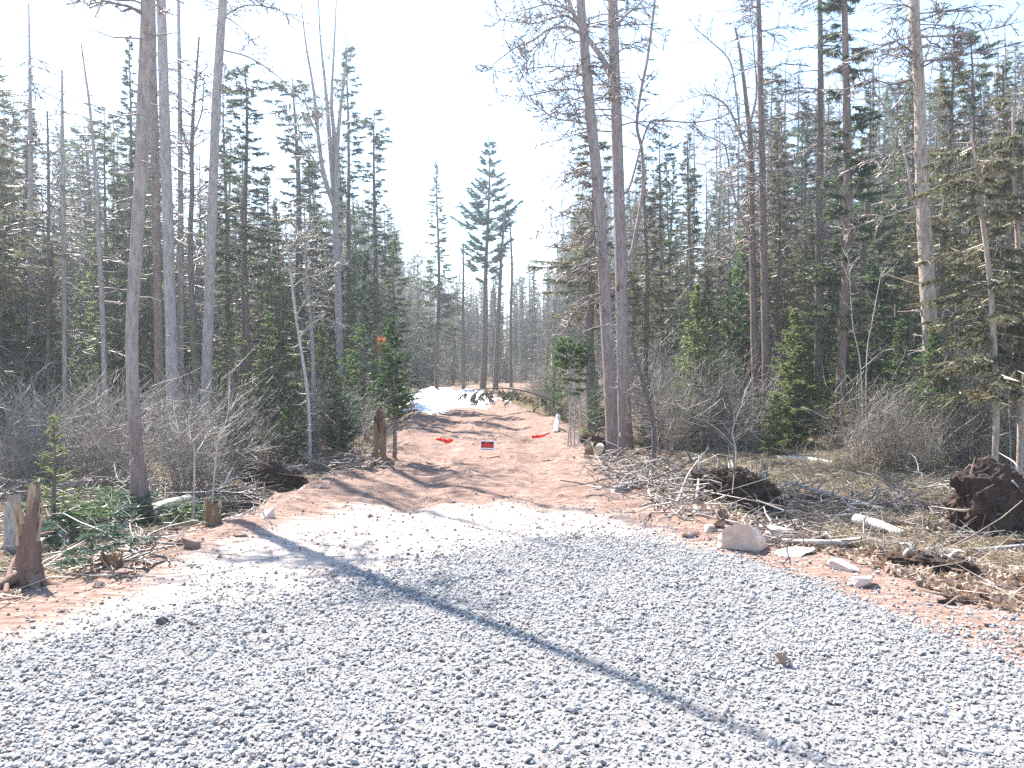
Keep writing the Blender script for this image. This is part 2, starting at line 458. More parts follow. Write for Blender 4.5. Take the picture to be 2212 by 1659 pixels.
yy = [-60, -40, -20, -10, -5, -2, -0.5] + list(np.arange(0.5, 12, 0.05)) + graded(12.0, 70, 0.055, 1.012) + graded(75, 320, 5, 1.25)
right = list(np.arange(0, 4.6, 0.05)) + graded(4.6, 300, 0.055, 1.045)
xx = sorted(set([-v for v in right] + right))
XX, YY = np.meshgrid(A(xx), A(yy)); nx, ny = len(xx), len(yy)
ZZ = hgt(XX, YY); SD = sdrive(XX, YY)
vid = np.arange(nx * ny).reshape(ny, nx)
quads = np.stack([vid[:-1, :-1], vid[:-1, 1:], vid[1:, 1:], vid[1:, :-1]], -1).reshape(-1, 4)
sdc = (SD[:-1, :-1] + SD[1:, 1:]).ravel() / 2
allv = np.stack([XX.ravel(), YY.ravel(), ZZ.ravel()], 1)
g_at = smooth(-0.25, 0.25, sdpoly(GPOLY, XX, YY)); f_at = smooth(-0.9, 0.6, sdpoly(GLARE_POLY, XX, YY))
d_at = smooth(-0.9, 0.1, SD).ravel()
m_at = (.75 * np.exp(-(((XX - 7.6) / 2.4) ** 2 + ((YY - 16.5) / 2.4) ** 2)).ravel())

w_at = np.clip(np.exp(-(((XX + 3.9) / 1.3) ** 2 + ((YY - 11.8) / 2.2) ** 2)) * 1.3 + np.exp(-(((XX - 3.9) / 1.9) ** 2 + ((YY - 11.6) / 1.2) ** 2)) * 1.2, 0, 1).ravel()


def sheet(name, sel):
    f = quads[sel]; u, inv = np.unique(f, return_inverse=True)
    mb = MB(); mb.add(allv[u], inv.reshape(-1, 4)); me = mb.mesh(name, M['ground'])
    for an, arr in (('gravel', g_at), ('dirt', d_at), ('glare_pale', f_at), ('meadow', m_at), ('wet', w_at)):
        me.attributes.new(an, 'FLOAT', 'POINT').data.foreach_set('value', arr[u].astype(np.float32))
    return tag(link(name, me), kind='structure')


tag(sheet('ground', sdc < -0.25), 'brown forest floor of litter and moss falling away from the drive')
tag(sheet('driveway', sdc >= -0.25), 'raised red clay driveway running back into the woods')


# ------------------------------------------------------------------ stuff scattered by geometry nodes
def scatter(name, pts, rots, scls, protos, mat_label, seed=0):
    """one stuff object: a cloud of points carrying instances of the prototype meshes"""
    me = bpy.data.meshes.new(name); n = len(pts)
    me.vertices.add(n); me.vertices.foreach_set('co', np.asarray(pts, float).ravel())
    me.attributes.new('rot', 'FLOAT_VECTOR', 'POINT').data.foreach_set('vector', np.asarray(rots, np.float32).ravel())
    me.attributes.new('scl', 'FLOAT_VECTOR', 'POINT').data.foreach_set('vector', np.asarray(scls, np.float32).ravel())
    me.attributes.new('idx', 'INT', 'POINT').data.foreach_set('value', np.random.default_rng(seed).integers(0, len(protos), n).astype(np.int32))
    col = bpy.data.collections.new(name + ' pieces')
    for i, p in enumerate(protos):
        col.objects.link(bpy.data.objects.new('%s_piece' % name, p))
    ng = bpy.data.node_groups.new(name + ' scatter', 'GeometryNodeTree')
    ng.interface.new_socket('Geometry', in_out='INPUT', socket_type='NodeSocketGeometry')
    ng.interface.new_socket('Geometry', in_out='OUTPUT', socket_type='NodeSocketGeometry')
    N = ng.nodes; L = ng.links
    gi = N.new('NodeGroupInput'); go = N.new('NodeGroupOutput'); ip = N.new('GeometryNodeInstanceOnPoints'); ci = N.new('GeometryNodeCollectionInfo')
    ci.inputs['Collection'].default_value = col; ci.inputs['Separate Children'].default_value = True; ci.inputs['Reset Children'].default_value = True
    def at(nm, ty):
        a = N.new('GeometryNodeInputNamedAttribute'); a.data_type = ty; a.inputs['Name'].default_value = nm; return a.outputs['Attribute']
    er = N.new('FunctionNodeEulerToRotation'); L.new(at('rot', 'FLOAT_VECTOR'), er.inputs[0])
    L.new(gi.outputs[0], ip.inputs['Points']); L.new(ci.outputs[0], ip.inputs['Instance']); ip.inputs['Pick Instance'].default_value = True
    L.new(at('idx', 'INT'), ip.inputs['Instance Index']); L.new(er.outputs[0], ip.inputs['Rotation']); L.new(at('scl', 'FLOAT_VECTOR'), ip.inputs['Scale'])
    L.new(ip.outputs[0], go.inputs[0])
    o = link(name, me); md = o.modifiers.new('scatter', 'NODES'); md.node_group = ng
    return tag(o, mat_label, kind='stuff')


def rock_mesh(name, seed, mat, cuts=9, sub=2, rough=0.06, dims=(1, .75, .5), dr=(.26, .42)):
    """a broken stone: a ball clipped by random planes, then roughened; unit size about 1 across"""
    import bmesh
    rng = np.random.default_rng(seed); bm = bmesh.new()
    bmesh.ops.create_icosphere(bm, subdivisions=sub, radius=0.5)
    v = A([x.co[:] for x in bm.verts])
    if dr[0] < .25:
        v = v * (np.abs(v) ** 5).sum(1, keepdims=True) ** -.2 * np.linalg.norm(v, axis=1, keepdims=True); v = v * .62 / .5 * .5 / np.abs(v).max() 
    for k in range(cuts):
        n = unit(rng.normal(size=3)); d = rng.uniform(*dr)
        e = np.maximum(0, v @ n - d); v = v - e[:, None] * n
    for i, b in enumerate(bm.verts):
        q = Vector(v[i]) * 5 + Vector((seed * 3.1, 0, 0))
        b.co = Vector(v[i]) * (1 + rough * mnoise.noise(q)); b.co = Vector((b.co.x * dims[0], b.co.y * dims[1], b.co.z * dims[2]))
    me = bpy.data.meshes.new(name); bm.to_mesh(me); bm.free(); me.materials.append(mat)
    return me


# crushed gravel of the apron
stones = [rock_mesh('gravel_stone', 100 + i, M['gravel'], 8, 1, 0.1, (1, R0.uniform(.55, .85), R0.uniform(.32, .6))) for i in range(10)]
N = 300000
gx = R0.uniform(-4.6, 5.2, N); gy = 2.4 + R0.random(N) ** 1.15 * 7.5
sd = sdpoly(GPOLY, gx, gy) + 0.9 * fbm(gx * 1.1, gy * 1.1, 3, 41)
keep = R0.random(N) < np.where(sd > 0, 0.62 + 0.5 * fbm(gx * .9, gy * .9, 2, 42), 0.55 * np.exp(sd / 0.28)) 
keep |= (R0.random(N) < 0.02) & (sdrive(gx, gy) > -0.3)
inview = np.abs(gx) < gy * 0.70 + 0.3
gx, gy = gx[keep & inview], gy[keep & inview]; n = len(gx)
sz = np.clip(R0.lognormal(math.log(0.0185), 0.48, n), 0.008, 0.05)
gz = hgt(gx, gy) + sz * R0.uniform(0.02, 0.3, n)
scatter('gravel', np.stack([gx, gy, gz], 1), np.stack([R0.normal(0, .38, n), R0.normal(0, .38, n), R0.uniform(0, 6.28, n)], 1), np.stack([sz, sz, sz], 1) * R0.uniform(.8, 1.25, (n, 3)), stones, 'loose grey crushed gravel spread over the near end of the drive', 1)

# ------------------------------------------------------------------ growing things: shared generators
UP = A([0, 0, 1.0])


def spray(mb, rng, p0, p1, n, nl, w, mat=1, flat=0.6, fwd=0.7):
    t = rng.random((n, 1)); B = p0 + (p1 - p0) * t
    d = unit(p1 - p0)[None]; pr = rng.normal(size=(n, 3)); pr[:, 2] *= flat
    D = unit(d * fwd + unit(pr) * 0.8) * (nl * rng.uniform(.6, 1.2, (n, 1)))
    mb.blades(B, D, w, mat, rng)


def bough(mb, rng, p0, az, L, droop, up, nt, nl, w, per, wood=0, leaf=1, r=0.012, tl=0.42, flat=0.6, bare=0.25, lich=0.0, fr=.75):
    """one evergreen branch with side twigs and needles"""
    h = A([math.cos(az), math.sin(az), 0]); K = 5; u = np.linspace(0, 1, K)[:, None]
    bend = rng.normal(0, .10); side = A([-h[1], h[0], 0])
    P = p0 + h * L * u * (1 - 0.08 * u) + UP * (-droop * L * u + up * L * u ** 2.2) + side * bend * L * u ** 2
    rr = r * (1 - 0.85 * u[:, 0])
    mb.segs(P[:-1], P[1:], rr[:-1], rr[1:], wood)
    S0 = []; S1 = []; FB = []; FD = []
    for k in range(nt):
        t = bare + (1 - bare) * rng.random(); i = min(int(t * (K - 1)), K - 2); f = t * (K - 1) - i
        q = P[i] + (P[i + 1] - P[i]) * f; T = unit(P[i + 1] - P[i]); sg = 1 if k % 2 else -1
        d = unit(T * rng.uniform(.5, 1.0) + side * sg * rng.uniform(.5, 1.1) + UP * rng.normal(-.15, .2))
        l = L * tl * (1.1 - t * .75) * rng.uniform(.5, 1.15)
        e = q + d * l + UP * (-.12 * l)
        S0.append(q); S1.append(e); FB += [q, q]; FD += [(e - q) * 1.05, (e - q) * .9 + rng.normal(0, .15, 3) * l]; spray(mb, rng, q + (e - q) * .15, e, per, nl, w, leaf, flat)
        if lich and rng.random() < lich: mb.blades(q[None] + rng.normal(0, .03, (3, 3)), A([[0, 0, -1.0]]) * rng.uniform(.08, .22, (3, 1)) + rng.normal(0, .03, (3, 3)), .02, 2, rng)
    mb.segs(S0, S1, r * .35, r * .12, wood); mb.blades(FB, FD, nl * fr, leaf, rng)
    mb.blades([P[-3], P[-3], P[-2]], [P[-1] - P[-3], P[-1] - P[-3], (P[-1] - P[-2]) * 1.3], nl * fr, leaf, rng)
    spray(mb, rng, P[-3], P[-1], per * 2, nl, w, leaf, flat)


def wob(rng, h, n, amp, lean=(0, 0)):
    z = np.linspace(0, h, n); ph = rng.uniform(0, 6.28, 4); t = z / h
    x = amp * (np.sin(t * 3.1 + ph[0]) - math.sin(ph[0]) + .4 * (np.sin(t * 9 + ph[1]) - math.sin(ph[1]))) + lean[0] * t
    y = amp * (np.sin(t * 2.7 + ph[2]) - math.sin(ph[2]) + .4 * (np.sin(t * 8 + ph[3]) - math.sin(ph[3]))) + lean[1] * t
    return np.stack([x, y, z], 1)


def along(P, t):
    s = t * (len(P) - 1); i = min(int(s), len(P) - 2); return P[i] + (P[i + 1] - P[i]) * (s - i)


def spruce_meshes(seed, h, r, cb, w, nb, club=0.0, nl=.09, bw=.026, per=8, droop=.28, up=.18, prof=.8, lich=.25, trunk='bark_dark', leaf='spruce', gaps=.5, dead=14, ttop=.12, flat=.6):
    rng = np.random.default_rng(seed)
    P = wob(rng, h, 14, h * .008); t = np.linspace(0, 1, 14)
    tr = MB(); tr.tube(np.concatenate([P[:1] - UP * .4, P]), np.concatenate([[r * 1.3], r * (1 - t) ** .8 * (1 - ttop) + .008]), 8, bump=.10, seed=seed)
    cr = MB(); lev = rng.uniform(0, 100)
    for k in range(nb):
        u = (k + rng.random()) / nb; u = u ** .92; q = cb + (1 - cb) * u
        g = 1 + gaps * 2 * float(vnoise(A([lev + u * 9]), A([seed * 1.7]), 3)[0])
        L = w * max((1 - u) ** prof, .08) * g * rng.uniform(.55, 1.1)
        if u < .12: L *= .5 + 4 * u
        if club and u > .80: L = w * club * (1.0 - abs(u - .9) * 6) * rng.uniform(.7, 1.1)
        if L < .12: L = .12
        bough(cr, rng, along(P, q), rng.uniform(0, 6.283), L, droop * (1.1 - .9 * u) * rng.uniform(.4, 1.5), up * rng.uniform(.5, 1.5), max(3, int(L * 13 + 3)), nl, bw, per, 0, 1, .008 + .008 * L, lich=lich, flat=flat, fr=.5, tl=.48)
    for k in range(dead):
        q = cb * rng.uniform(.25, 1.0); az = rng.uniform(0, 6.283); L = w * rng.uniform(.3, .8); p = along(P, q)
        e = p + A([math.cos(az), math.sin(az), rng.uniform(-.5, .1)]) * L; m = (p + e) / 2 + rng.normal(0, .05, 3)
        cr.segs([p, m], [m, e], [.012, .008], [.008, .003], 0)
        for j in range(3):
            a = m + (e - m) * rng.random(); cr.segs([a], [a + rng.normal(0, .12, 3) + (e - m) * .25], .004, .002, 0)
    spray(cr, rng, P[-1] - UP * .5, P[-1] + UP * .1, 30, nl, bw)
    return tr.mesh('trunk', M[trunk]), cr.mesh('crown', [M['twig_dark'], M[leaf], M['lichen']])


def bare_branches(mb, rng, P, t0, t1, n, L, r, rise=.1, droop=.1, tw=9, tl=.45, sub=3, mat=0, azr=None, shape=.6):
    for k in range(n):
        u = rng.random(); q = t0 + (t1 - t0) * u; p = along(P, q); az = rng.uniform(0, 6.283) if azr is None else rng.uniform(*azr)
        l = L * (1 - shape * u) * rng.uniform(.45, 1.1); h = A([math.cos(az), math.sin(az), 0]); sd_ = A([-h[1], h[0], 0])
        v = np.linspace(0, 1, 6)[:, None]
        Q = p + h * l * v + UP * l * (rise * v - droop * v ** 2 * 2) + sd_ * l * rng.normal(0, .12) * v ** 2 + np.concatenate([np.zeros((1, 3)), rng.normal(0, .018 * l, (5, 3))])
        rr = max(r, .02) * (.65 + .45 * l / L) * (1 - .68 * v[:, 0]); mb.segs(Q[:-1], Q[1:], rr[:-1], rr[1:], mat, 4)
        a0, a1, b0, b1 = [], [], [], []
        for j in range(max(2, int(l * tw))):
            t = .2 + .8 * rng.random(); s = along(Q, t); T = unit(Q[-1] - Q[0]); sg = 1 if j % 2 else -1
            d = unit(T * rng.uniform(.3, 1.) + sd_ * sg * rng.uniform(.3, 1) + UP * rng.normal(-.1, .35)); ll = tl * (1.15 - t * .8) * rng.uniform(.4, 1.2) * min(1, l)
            m = s + d * ll * .5; e = m + unit(d + UP * rng.normal(0, .25)) * ll * .5
            a0 += [s, m]; a1 += [m, e]
            for i in range(sub):
                c = s + (e - s) * rng.random(); b0.append(c); b1.append(c + unit(d + rng.normal(0, .7, 3)) * ll * rng.uniform(.2, .45))
        mb.segs(a0, a1, max(.0095, r * .5), .008, mat); mb.segs(b0, b1, .008, .005, mat)


def larch_meshes(seed, h, r, cb, L, n, trunk='bark_grey', tw='twig_larch', rise=.15, droop=.12, twn=9):
    rng = np.random.default_rng(seed); P = wob(rng, h, 16, h * .01); t = np.linspace(0, 1, 16)
    tr = MB(); tr.tube(np.concatenate([P[:1] - UP * .4, P]), np.concatenate([[r * 1.3], r * (1 - t) ** .75 * .95 + .008]), 9, bump=.10, seed=seed)
    cr = MB(); bare_branches(cr, rng, P, cb, .99, n, L, .016, rise, droop, twn)
    return tr.mesh('trunk', M[trunk]), cr.mesh('crown', M[tw])


def grow(rng, out, p, d, l, r, depth, spread=.6, upt=.12, kids=(2, 4), minr=.003):
    n = 4; st = l / n
    pts = [p]
    for i in range(n):
        d = unit(d + rng.normal(0, .10, 3) + UP * upt); q = p + d * st; r1 = r * .86
        out.append((p, q, r, r1)); p = q; r = r1; pts.append(p)
    if depth <= 0: return
    for k in range(rng.integers(kids[0], kids[1] + 1)):
        s = pts[rng.integers(1, n + 1)]; nd = unit(d + rng.normal(0, spread * 1.25, 3))
        grow(rng, out, s, nd, l * rng.uniform(.5, .8), max(r * .6, minr), depth - 1, spread, upt, kids, minr)


def put_segs(mb, out, mat=0, k=3):
    if not out: return
    mb.segs([o[0] for o in out], [o[1] for o in out], [o[2] for o in out], [o[3] for o in out], mat, k)


def hardwood_meshes(seed, h, r, fork=.35, stems=4, trunk='bark_grey', tw='twig_grey', spread=.28):
    rng = np.random.default_rng(seed); P = wob(rng, h * fork, 8, .06); tr = MB(); t = np.linspace(0, 1, 8)
    tr.tube(np.concatenate([P[:1] - UP * .4, P]), np.concatenate([[r * 1.25], r * (1 - .3 * t)]), 10, bump=.08, seed=seed)
    out = []
    for k in range(stems):
        az = k * 6.283 / stems + rng.normal(0, .4); sp = spread * rng.uniform(.5, 1.2)
        grow(rng, out, P[-1] - UP * (rng.random() * .3), unit(A([math.cos(az) * sp, math.sin(az) * sp, 1])), h * (1 - fork) * rng.uniform(.5, .62), r * rng.uniform(.42, .6), 3, .38, .10, (3, 4))
    cr = MB(); put_segs(cr, out, 0, 4)
    return tr.mesh('trunk', M[trunk]), cr.mesh('crown', M[tw])


def shrub_mesh(seed, h, stems, spread=.5, tw='twig_grey', r=.011, depth=2, buds=None, kids=(3, 5)):
    rng = np.random.default_rng(seed); out = []
    for k in range(stems):
        az = rng.uniform(0, 6.283); rad = rng.uniform(0, .18) * h * .5; sp = spread * rng.uniform(.15, 1.1)
        p = A([math.cos(az) * rad, math.sin(az) * rad, -.08])
        grow(rng, out, p, unit(A([math.cos(az) * sp, math.sin(az) * sp, 1])), h * rng.uniform(.45, .75), r * rng.uniform(.6, 1.1), depth, .5, .06, kids, .0042)
    mb = MB(); put_segs(mb, out)
    if buds:
        e = A([o[1] for o in out if o[3] < .006]); e = e[rng.random(len(e)) < .5]
        mb.blades(e, rng.normal(0, .03, (len(e), 3)), .02, 1, rng)
    return mb.mesh('bush', [M[tw]] + ([M[buds]] if buds else []))


def sapling_meshes(seed, h, w, nb, nl, bw, per, leaf, trunk='bark_dark', cb=.08, prof=.9, droop=.05, up=.12, tln=10, ragged=.3, flat=.45):
    rng = np.random.default_rng(seed); P = wob(rng, h, 8, h * .012); t = np.linspace(0, 1, 8); r = .012 + h * .011
    tr = MB(); tr.tube(np.concatenate([P[:1] - UP * .25, P]), np.concatenate([[r * 1.2], r * (1 - t) + .003]), 7)
    cr = MB()
    for k in range(nb):
        u = (k + rng.random()) / nb; L = w * max((1 - u) ** prof, .06) * rng.uniform(1 - ragged * 1.6, 1.1)
        if u < .12: L *= .6
        bough(cr, rng, along(P, cb + (1 - cb) * u), rng.uniform(0, 6.283), max(L, .06), droop - .35 * u, up, max(3, int(L * tln + 2)), nl, bw, per, 0, 1, .004 + .006 * L, tl=.45, flat=flat, bare=.12)
    spray(cr, rng, P[-1] - UP * .18 * h * .5, P[-1] + UP * .02, 40, nl, bw)
    return tr.mesh('trunk', M[trunk]), cr.mesh('crown', [M['twig_dark'], M[leaf]])


def plant(name, meshes, label, cat, loc, group=None, rz=0., sc=1., tilt=(0, 0)):
    s = (sc, sc, sc) if np.isscalar(sc) else sc
    r = thing(name, label, cat, loc, group, rz, s, tilt)
    link('trunk', meshes[0], r); link('crown', meshes[1], r)
    return r


def copy_tree(src, loc, rz, sc, tilt=(0, 0)):
    r = src.copy(); COL.objects.link(r); r.location = loc; r.rotation_euler = (tilt[0], tilt[1], rz); r.scale = sc
    for ch in src.children:
        c = ch.copy(); COL.objects.link(c); c.parent = r
        for g in ch.children:
            d = g.copy(); COL.objects.link(d); d.parent = c
    return r


# ------------------------------------------------------------------ the large trunks one can tell apart
def curve(pts, n):
    """smooth line through points (rows may carry a radius too)"""
    P = np.asarray(pts, float); m = len(P); E = np.concatenate([[2 * P[0] - P[1]], P, [2 * P[-1] - P[-2]]]); out = []
    for s in np.linspace(0, m - 1 - 1e-6, n):
        i = int(s); t = s - i; a, b, c, d = E[i:i + 4]
        out.append(.5 * (2 * b + (c - a) * t + (2 * a - 5 * b + 4 * c - d) * t * t + (3 * b - a - 3 * c + d) * t ** 3))
    return A(out)


def big_tree(name, label, cat, d, rows, mat, ztop, base=None, group=None, k=16, bump=.07, seed=1, flare=1.25, crown=None, tw='twig_larch', pd=None):
    """rows: (x, y, width) of the trunk up the photograph at distance d; continues to height ztop above the frame"""
    b = gd(rows[0][0], d) if base is None else A(base)
    d = b[1] if base is not None else d
    L = [np.append(b - UP * .3, rows[0][2] * flare * 1.25 / 2 / FV * d), np.append(b + UP * .05, rows[0][2] * flare / 2 / FV * d)]
    for (x, y, w) in rows:
        p = pt(x, y, d)
        if p[2] > b[2] + .3: L.append(np.append(p, w / 2 / FV * d))
    if ztop > L[-1][2] + 1:
        v = L[-1][:3] - L[-2][:3]; v = v / max(v[2], .1); e = L[-1][:3] + v * (ztop - L[-1][2]) * A([.5, .5, 1]); L.append(np.append(e, .015))
    C = curve(L, 90); C[:, :3] -= b; C[:, 3] = np.maximum(C[:, 3], .012)
    r = thing(name, label, cat, b, group)
    tr = MB(); tr.tube(C[:, :3], C[:, 3], k, bump=bump, seed=seed)
    rg = np.random.default_rng(seed + 900)
    for j in range(26):
        i = rg.integers(12, 88); a = rg.uniform(0, 6.28); dv = A([math.cos(a), math.sin(a), rg.normal(-.05, .3)]); q = C[i, :3] + dv * C[i, 3] * .7; l = rg.uniform(.06, .45) * (1 if rg.random() < .8 else 2.2); m_ = q + dv * l * .5 + C[i, 3] * .3 * dv; e = m_ + unit(dv + rg.normal(0, .35, 3)) * l * .5; tr.segs([q, m_], [m_, e], [.014, .009], [.009, .004], 0, 4)
    tr.build('trunk', M[mat], r)
    if crown:
        rng = np.random.default_rng(seed + 500); cr = MB(); P = C[::6, :3]
        for (z0, z1, n, Lb, rb, rise, droop, azr) in crown:
            t0 = np.interp(z0, C[:, 2], np.linspace(0, 1, len(C))); t1 = np.interp(z1, C[:, 2], np.linspace(0, 1, len(C)))
            bare_branches(cr, rng, P, t0, t1, n, Lb, rb, rise, droop, 9, .5, 3, 0, azr)
        cr.build('crown', M[tw], r)
    return r, b, C


def limb(root, b, d, rows, r0, r1, tw, mat, twn=10, tl=.5, seed=1, dd=0.0, side=None):
    """a single limb traced by (x, y) spots, leaning dd metres away along its length, with its own twigs"""
    rng = np.random.default_rng(seed); n = len(rows)
    P = A([pt(x, y, d + dd * i / max(n - 1, 1)) for i, (x, y) in enumerate(rows)]) - b
    C = curve(P, 8 * n); mb = MB(); t = np.linspace(0, 1, len(C)); mb.tube(C, r0 + (r1 - r0) * t, 7, bump=.06, seed=seed)
    a0, a1, c0, c1 = [], [], [], []
    for j in range(twn):
        u = .12 + .88 * rng.random(); s = along(C, u); T = unit(along(C, min(u + .05, 1)) - along(C, max(u - .05, 0)))
        pr = unit(np.cross(T, rng.normal(size=3))); dv = unit(T * rng.uniform(.2, .9) + pr * .8 + UP * rng.normal(-.05, .2)); l = tl * rng.uniform(.4, 1.3) * (1.1 - .5 * u)
        q = s
        for i in range(3):
            e = q + dv * l / 3; a0.append(q); a1.append(e); q = e; dv = unit(dv + rng.normal(0, .22, 3))
            for h in range(3):
                c0.append(q); c1.append(q + unit(dv + rng.normal(0, .8, 3)) * l * rng.uniform(.15, .4))
    mb.segs(a0, a1, max(.0095, r1 * .9), .008, 1); mb.segs(c0, c1, .008, .005, 1)
    return mb.build('limb', [M[mat], M[tw]], root)


# left edge of the drive: the reddish trunk that throws the long shadow
b = gp(305, 1128)
r, b, C = big_tree('bare_larch', 'nearest tall trunk left of the drive, reddish bark and mossy flared foot', 'tree', 0,
    [(304, 1128, 34), (297, 1000, 29), (288, 860, 27), (285, 720, 26), (293, 560, 26), (303, 400, 26), (311, 220, 27), (316, 80, 27), (319, -60, 26)], 'bark_main', 14, b, 'tall bare trunks', 20, .06, 3, 1.5,
    [(8.6, 13.5, 30, 1.8, .022, .15, .12, None)])
mb = MB(); rng = np.random.default_rng(4)
for az, l in ((-.3, .62), (.9, .35), (2.4, .45), (3.7, .4), (5.1, .5)):
    u = np.linspace(0, 1, 7)[:, None]; Q = A([math.cos(az), math.sin(az), 0]) * l * u + UP * (.28 * (1 - u) ** 2 - .06)
    mb.tube(Q, .075 * (1 - .7 * u[:, 0]), 8, bump=.15, seed=int(az * 10))
mb.build('root_flare', M['bark_main'], r)
mb = MB(); P0 = A([[math.cos(a) * .11, math.sin(a) * .11, z] for a, z in zip(rng.uniform(0, 6.28, 60), rng.uniform(.1, .35, 60))]); P0[:, :2] += C[4, :2]
mb.blades(P0, rng.normal(0, .05, (60, 3)) + UP * .03, .03, 0, rng); mb.build('leafy_sprout', M['herb'], r)

big_tree('bare_larch', 'straight grey trunk with lichen patch, just behind and right of the nearest left trunk', 'tree', 16.5,
    [(372, 830, 25), (367, 640, 23), (361, 420, 22), (354, 200, 21), (349, 20, 19), (347, -60, 18)], 'bark_grey', 17, None, 'tall bare trunks', 14, .06, 11, 1.2, [(11.2, 16.5, 26, 1.8, .02, .1, .12, None)])
big_tree('bare_larch', 'brownish trunk half hidden between nearest left trunk and the lichen patched one', 'tree', 19.0,
    [(345, 860, 19), (341, 650, 18), (336, 400, 17), (331, 160, 15), (328, -40, 13)], 'bark_rust', 17, None, 'tall bare trunks', 12, .06, 12, 1.2, [(5.5, 11.0, 30, 1.0, .016, .05, .15, None)])
big_tree('bare_larch', 'grey trunk that leans right at its top with long bare limbs reaching over the drive', 'tree', 17.0,
    [(441, 960, 23), (446, 820, 22), (452, 640, 21), (459, 440, 20), (467, 230, 19), (477, 60, 18), (483, -60, 17)], 'bark_grey', 16, None, 'tall bare trunks', 14, .06, 13, 1.2, [(11, 15.5, 20, 2.0, .02, .1, .1, None)])
tb = [o for o in bpy.data.objects if o.name.startswith('bare_larch')][-1]; bb = A(tb.location)
limb(tb, bb, bb[1], [(474, 40), (530, 12), (590, 18), (640, 40)], .026, .006, 'twig_larch', 'bark_grey', 16, .55, 1)
limb(tb, bb, bb[1], [(470, 105), (540, 125), (600, 165), (660, 225), (700, 260)], .022, .005, 'twig_larch', 'bark_grey', 16, .55, 2)
limb(tb, bb, bb[1], [(470, 120), (500, 160), (520, 190)], .018, .005, 'twig_larch', 'bark_grey', 8, .4, 3)
limb(tb, bb, bb[1], [(478, 30), (520, 60), (560, 110)], .018, .005, 'twig_larch', 'bark_grey', 8, .4, 4)

big_tree('bare_hardwood', 'slim dark crooked tree forking high between the leaning grey trunk and the lichen patched one', 'tree', 19.0,
    [(428, 900, 13), (416, 700, 12), (411, 520, 11), (415, 420, 10), (414, 340, 9), (417, 250, 7), (424, 160, 5), (430, 80, 4)], 'bark_dark', 9.9, None, 'slim bare trees', 10, .05, 14, 1.15, [(4.0, 9.8, 34, 1.5, .014, .45, .0, None)], 'twig_dark')
tb = [o for o in bpy.data.objects if o.name.startswith('bare_hardwood')][-1]; bb = A(tb.location)
limb(tb, bb, bb[1], [(414, 345), (400, 305), (390, 260), (388, 180)], .022, .006, 'twig_dark', 'bark_dark', 12, .5, 5)
limb(tb, bb, bb[1], [(416, 300), (436, 240), (440, 180), (446, 120)], .02, .005, 'twig_dark', 'bark_dark', 12, .5, 6)
big_tree('bare_larch', 'thin grey trunk with fine twigs standing right behind the lichen patched trunk', 'tree', 22,
    [(389, 820, 13), (391, 600, 12), (390, 400, 11), (388, 200, 9), (386, 40, 7)], 'bark_grey', 13.5, None, 'slim bare trees', 10, .05, 15, 1.1, [(4, 11.3, 60, 1.5, .013, .15, .15, None)])

# left background snags and thin poles
big_tree('dead_snag', 'tall straight bare pole near the left edge, its thin top fading into the sky', 'tree', 20.0,
    [(66, 900, 13), (67, 650, 12), (66, 400, 10), (65, 200, 7), (63, 60, 4), (62, 8, 3)], 'bark_grey', 0, None, 'bare poles', 9, .05, 16, 1.1, [(3.5, 10.3, 60, 1.9, .016, .0, .18, None)], 'twig_dark')
big_tree('dead_snag', 'shorter broken pole between the far left pole and the leaning one', 'tree', 19.0,
    [(140, 800, 10), (138, 500, 9), (135, 300, 7), (134, 150, 4)], 'bark_grey', 0, None, 'bare poles', 8, .05, 17, 1.1, [(2.5, 8.6, 36, .9, .012, .1, .12, None)], 'twig_dark')
big_tree('dead_snag', 'left leaning bare pole, tilted away from the nearest trunk at its tip', 'tree', 18.0,
    [(226, 820, 11), (218, 600, 10), (209, 420, 9), (197, 260, 6), (183, 150, 4), (175, 92, 3)], 'bark_grey', 0, None, 'bare poles', 8, .05, 18, 1.1, [(2.8, 8.6, 26, .8, .012, .1, .12, None)], 'twig_dark')
big_tree('dead_snag', 'thin upright pole just left of the leaning bare pole', 'tree', 19.5,
    [(104, 820, 8), (104, 600, 7), (105, 400, 6), (102, 240, 4)], 'bark_dark', 0, None, 'bare poles', 8, .05, 19, 1.1, [(2.2, 8.0, 44, 1.1, .012, .1, .12, None)], 'twig_dark')

# the clump of rising stems left of the drive
r, b, C = big_tree('bare_hardwood', 'bare grey hardwood splitting into several tall rising stems, between the two big left spruces', 'tree', 24.0,
    [(736, 900, 17), (734, 760, 16), (731, 640, 15), (727, 540, 14), (722, 440, 12)], 'bark_grey', 0, None, 'slim bare trees', 10, .05, 21, 1.15)
for i, rows in enumerate([[(722, 445), (700, 380), (688, 300), (678, 200), (660, 90), (648, -20)], [(722, 440), (712, 300), (704, 200), (692, 80), (686, -40)], [(724, 440), (722, 300), (716, 220), (722, 100), (728, -30)], [(725, 470), (728, 330), (736, 230), (746, 150), (752, 90)], [(700, 385), (672, 335), (650, 300), (640, 250)], [(690, 300), (668, 250), (655, 190)]]):
    limb(r, b, 24, rows, .085 if i < 4 else .035, .012, 'twig_grey', 'bark_grey', 14, .8, 30 + i, (-.8, .6, 1.0, -.5, .4, .2)[i])
r, b, C = big_tree('dead_birch', 'whitish dead birch leaning left above the brush left of the stump', 'tree', 16.5,
    [(668, 900, 7), (662, 830, 7), (648, 740, 6), (636, 660, 5.5), (628, 590, 5), (620, 530, 4), (617, 480, 2.5)], 'bark_pale', 0, None, 'slim bare trees', 9, .05, 22, 1.1)
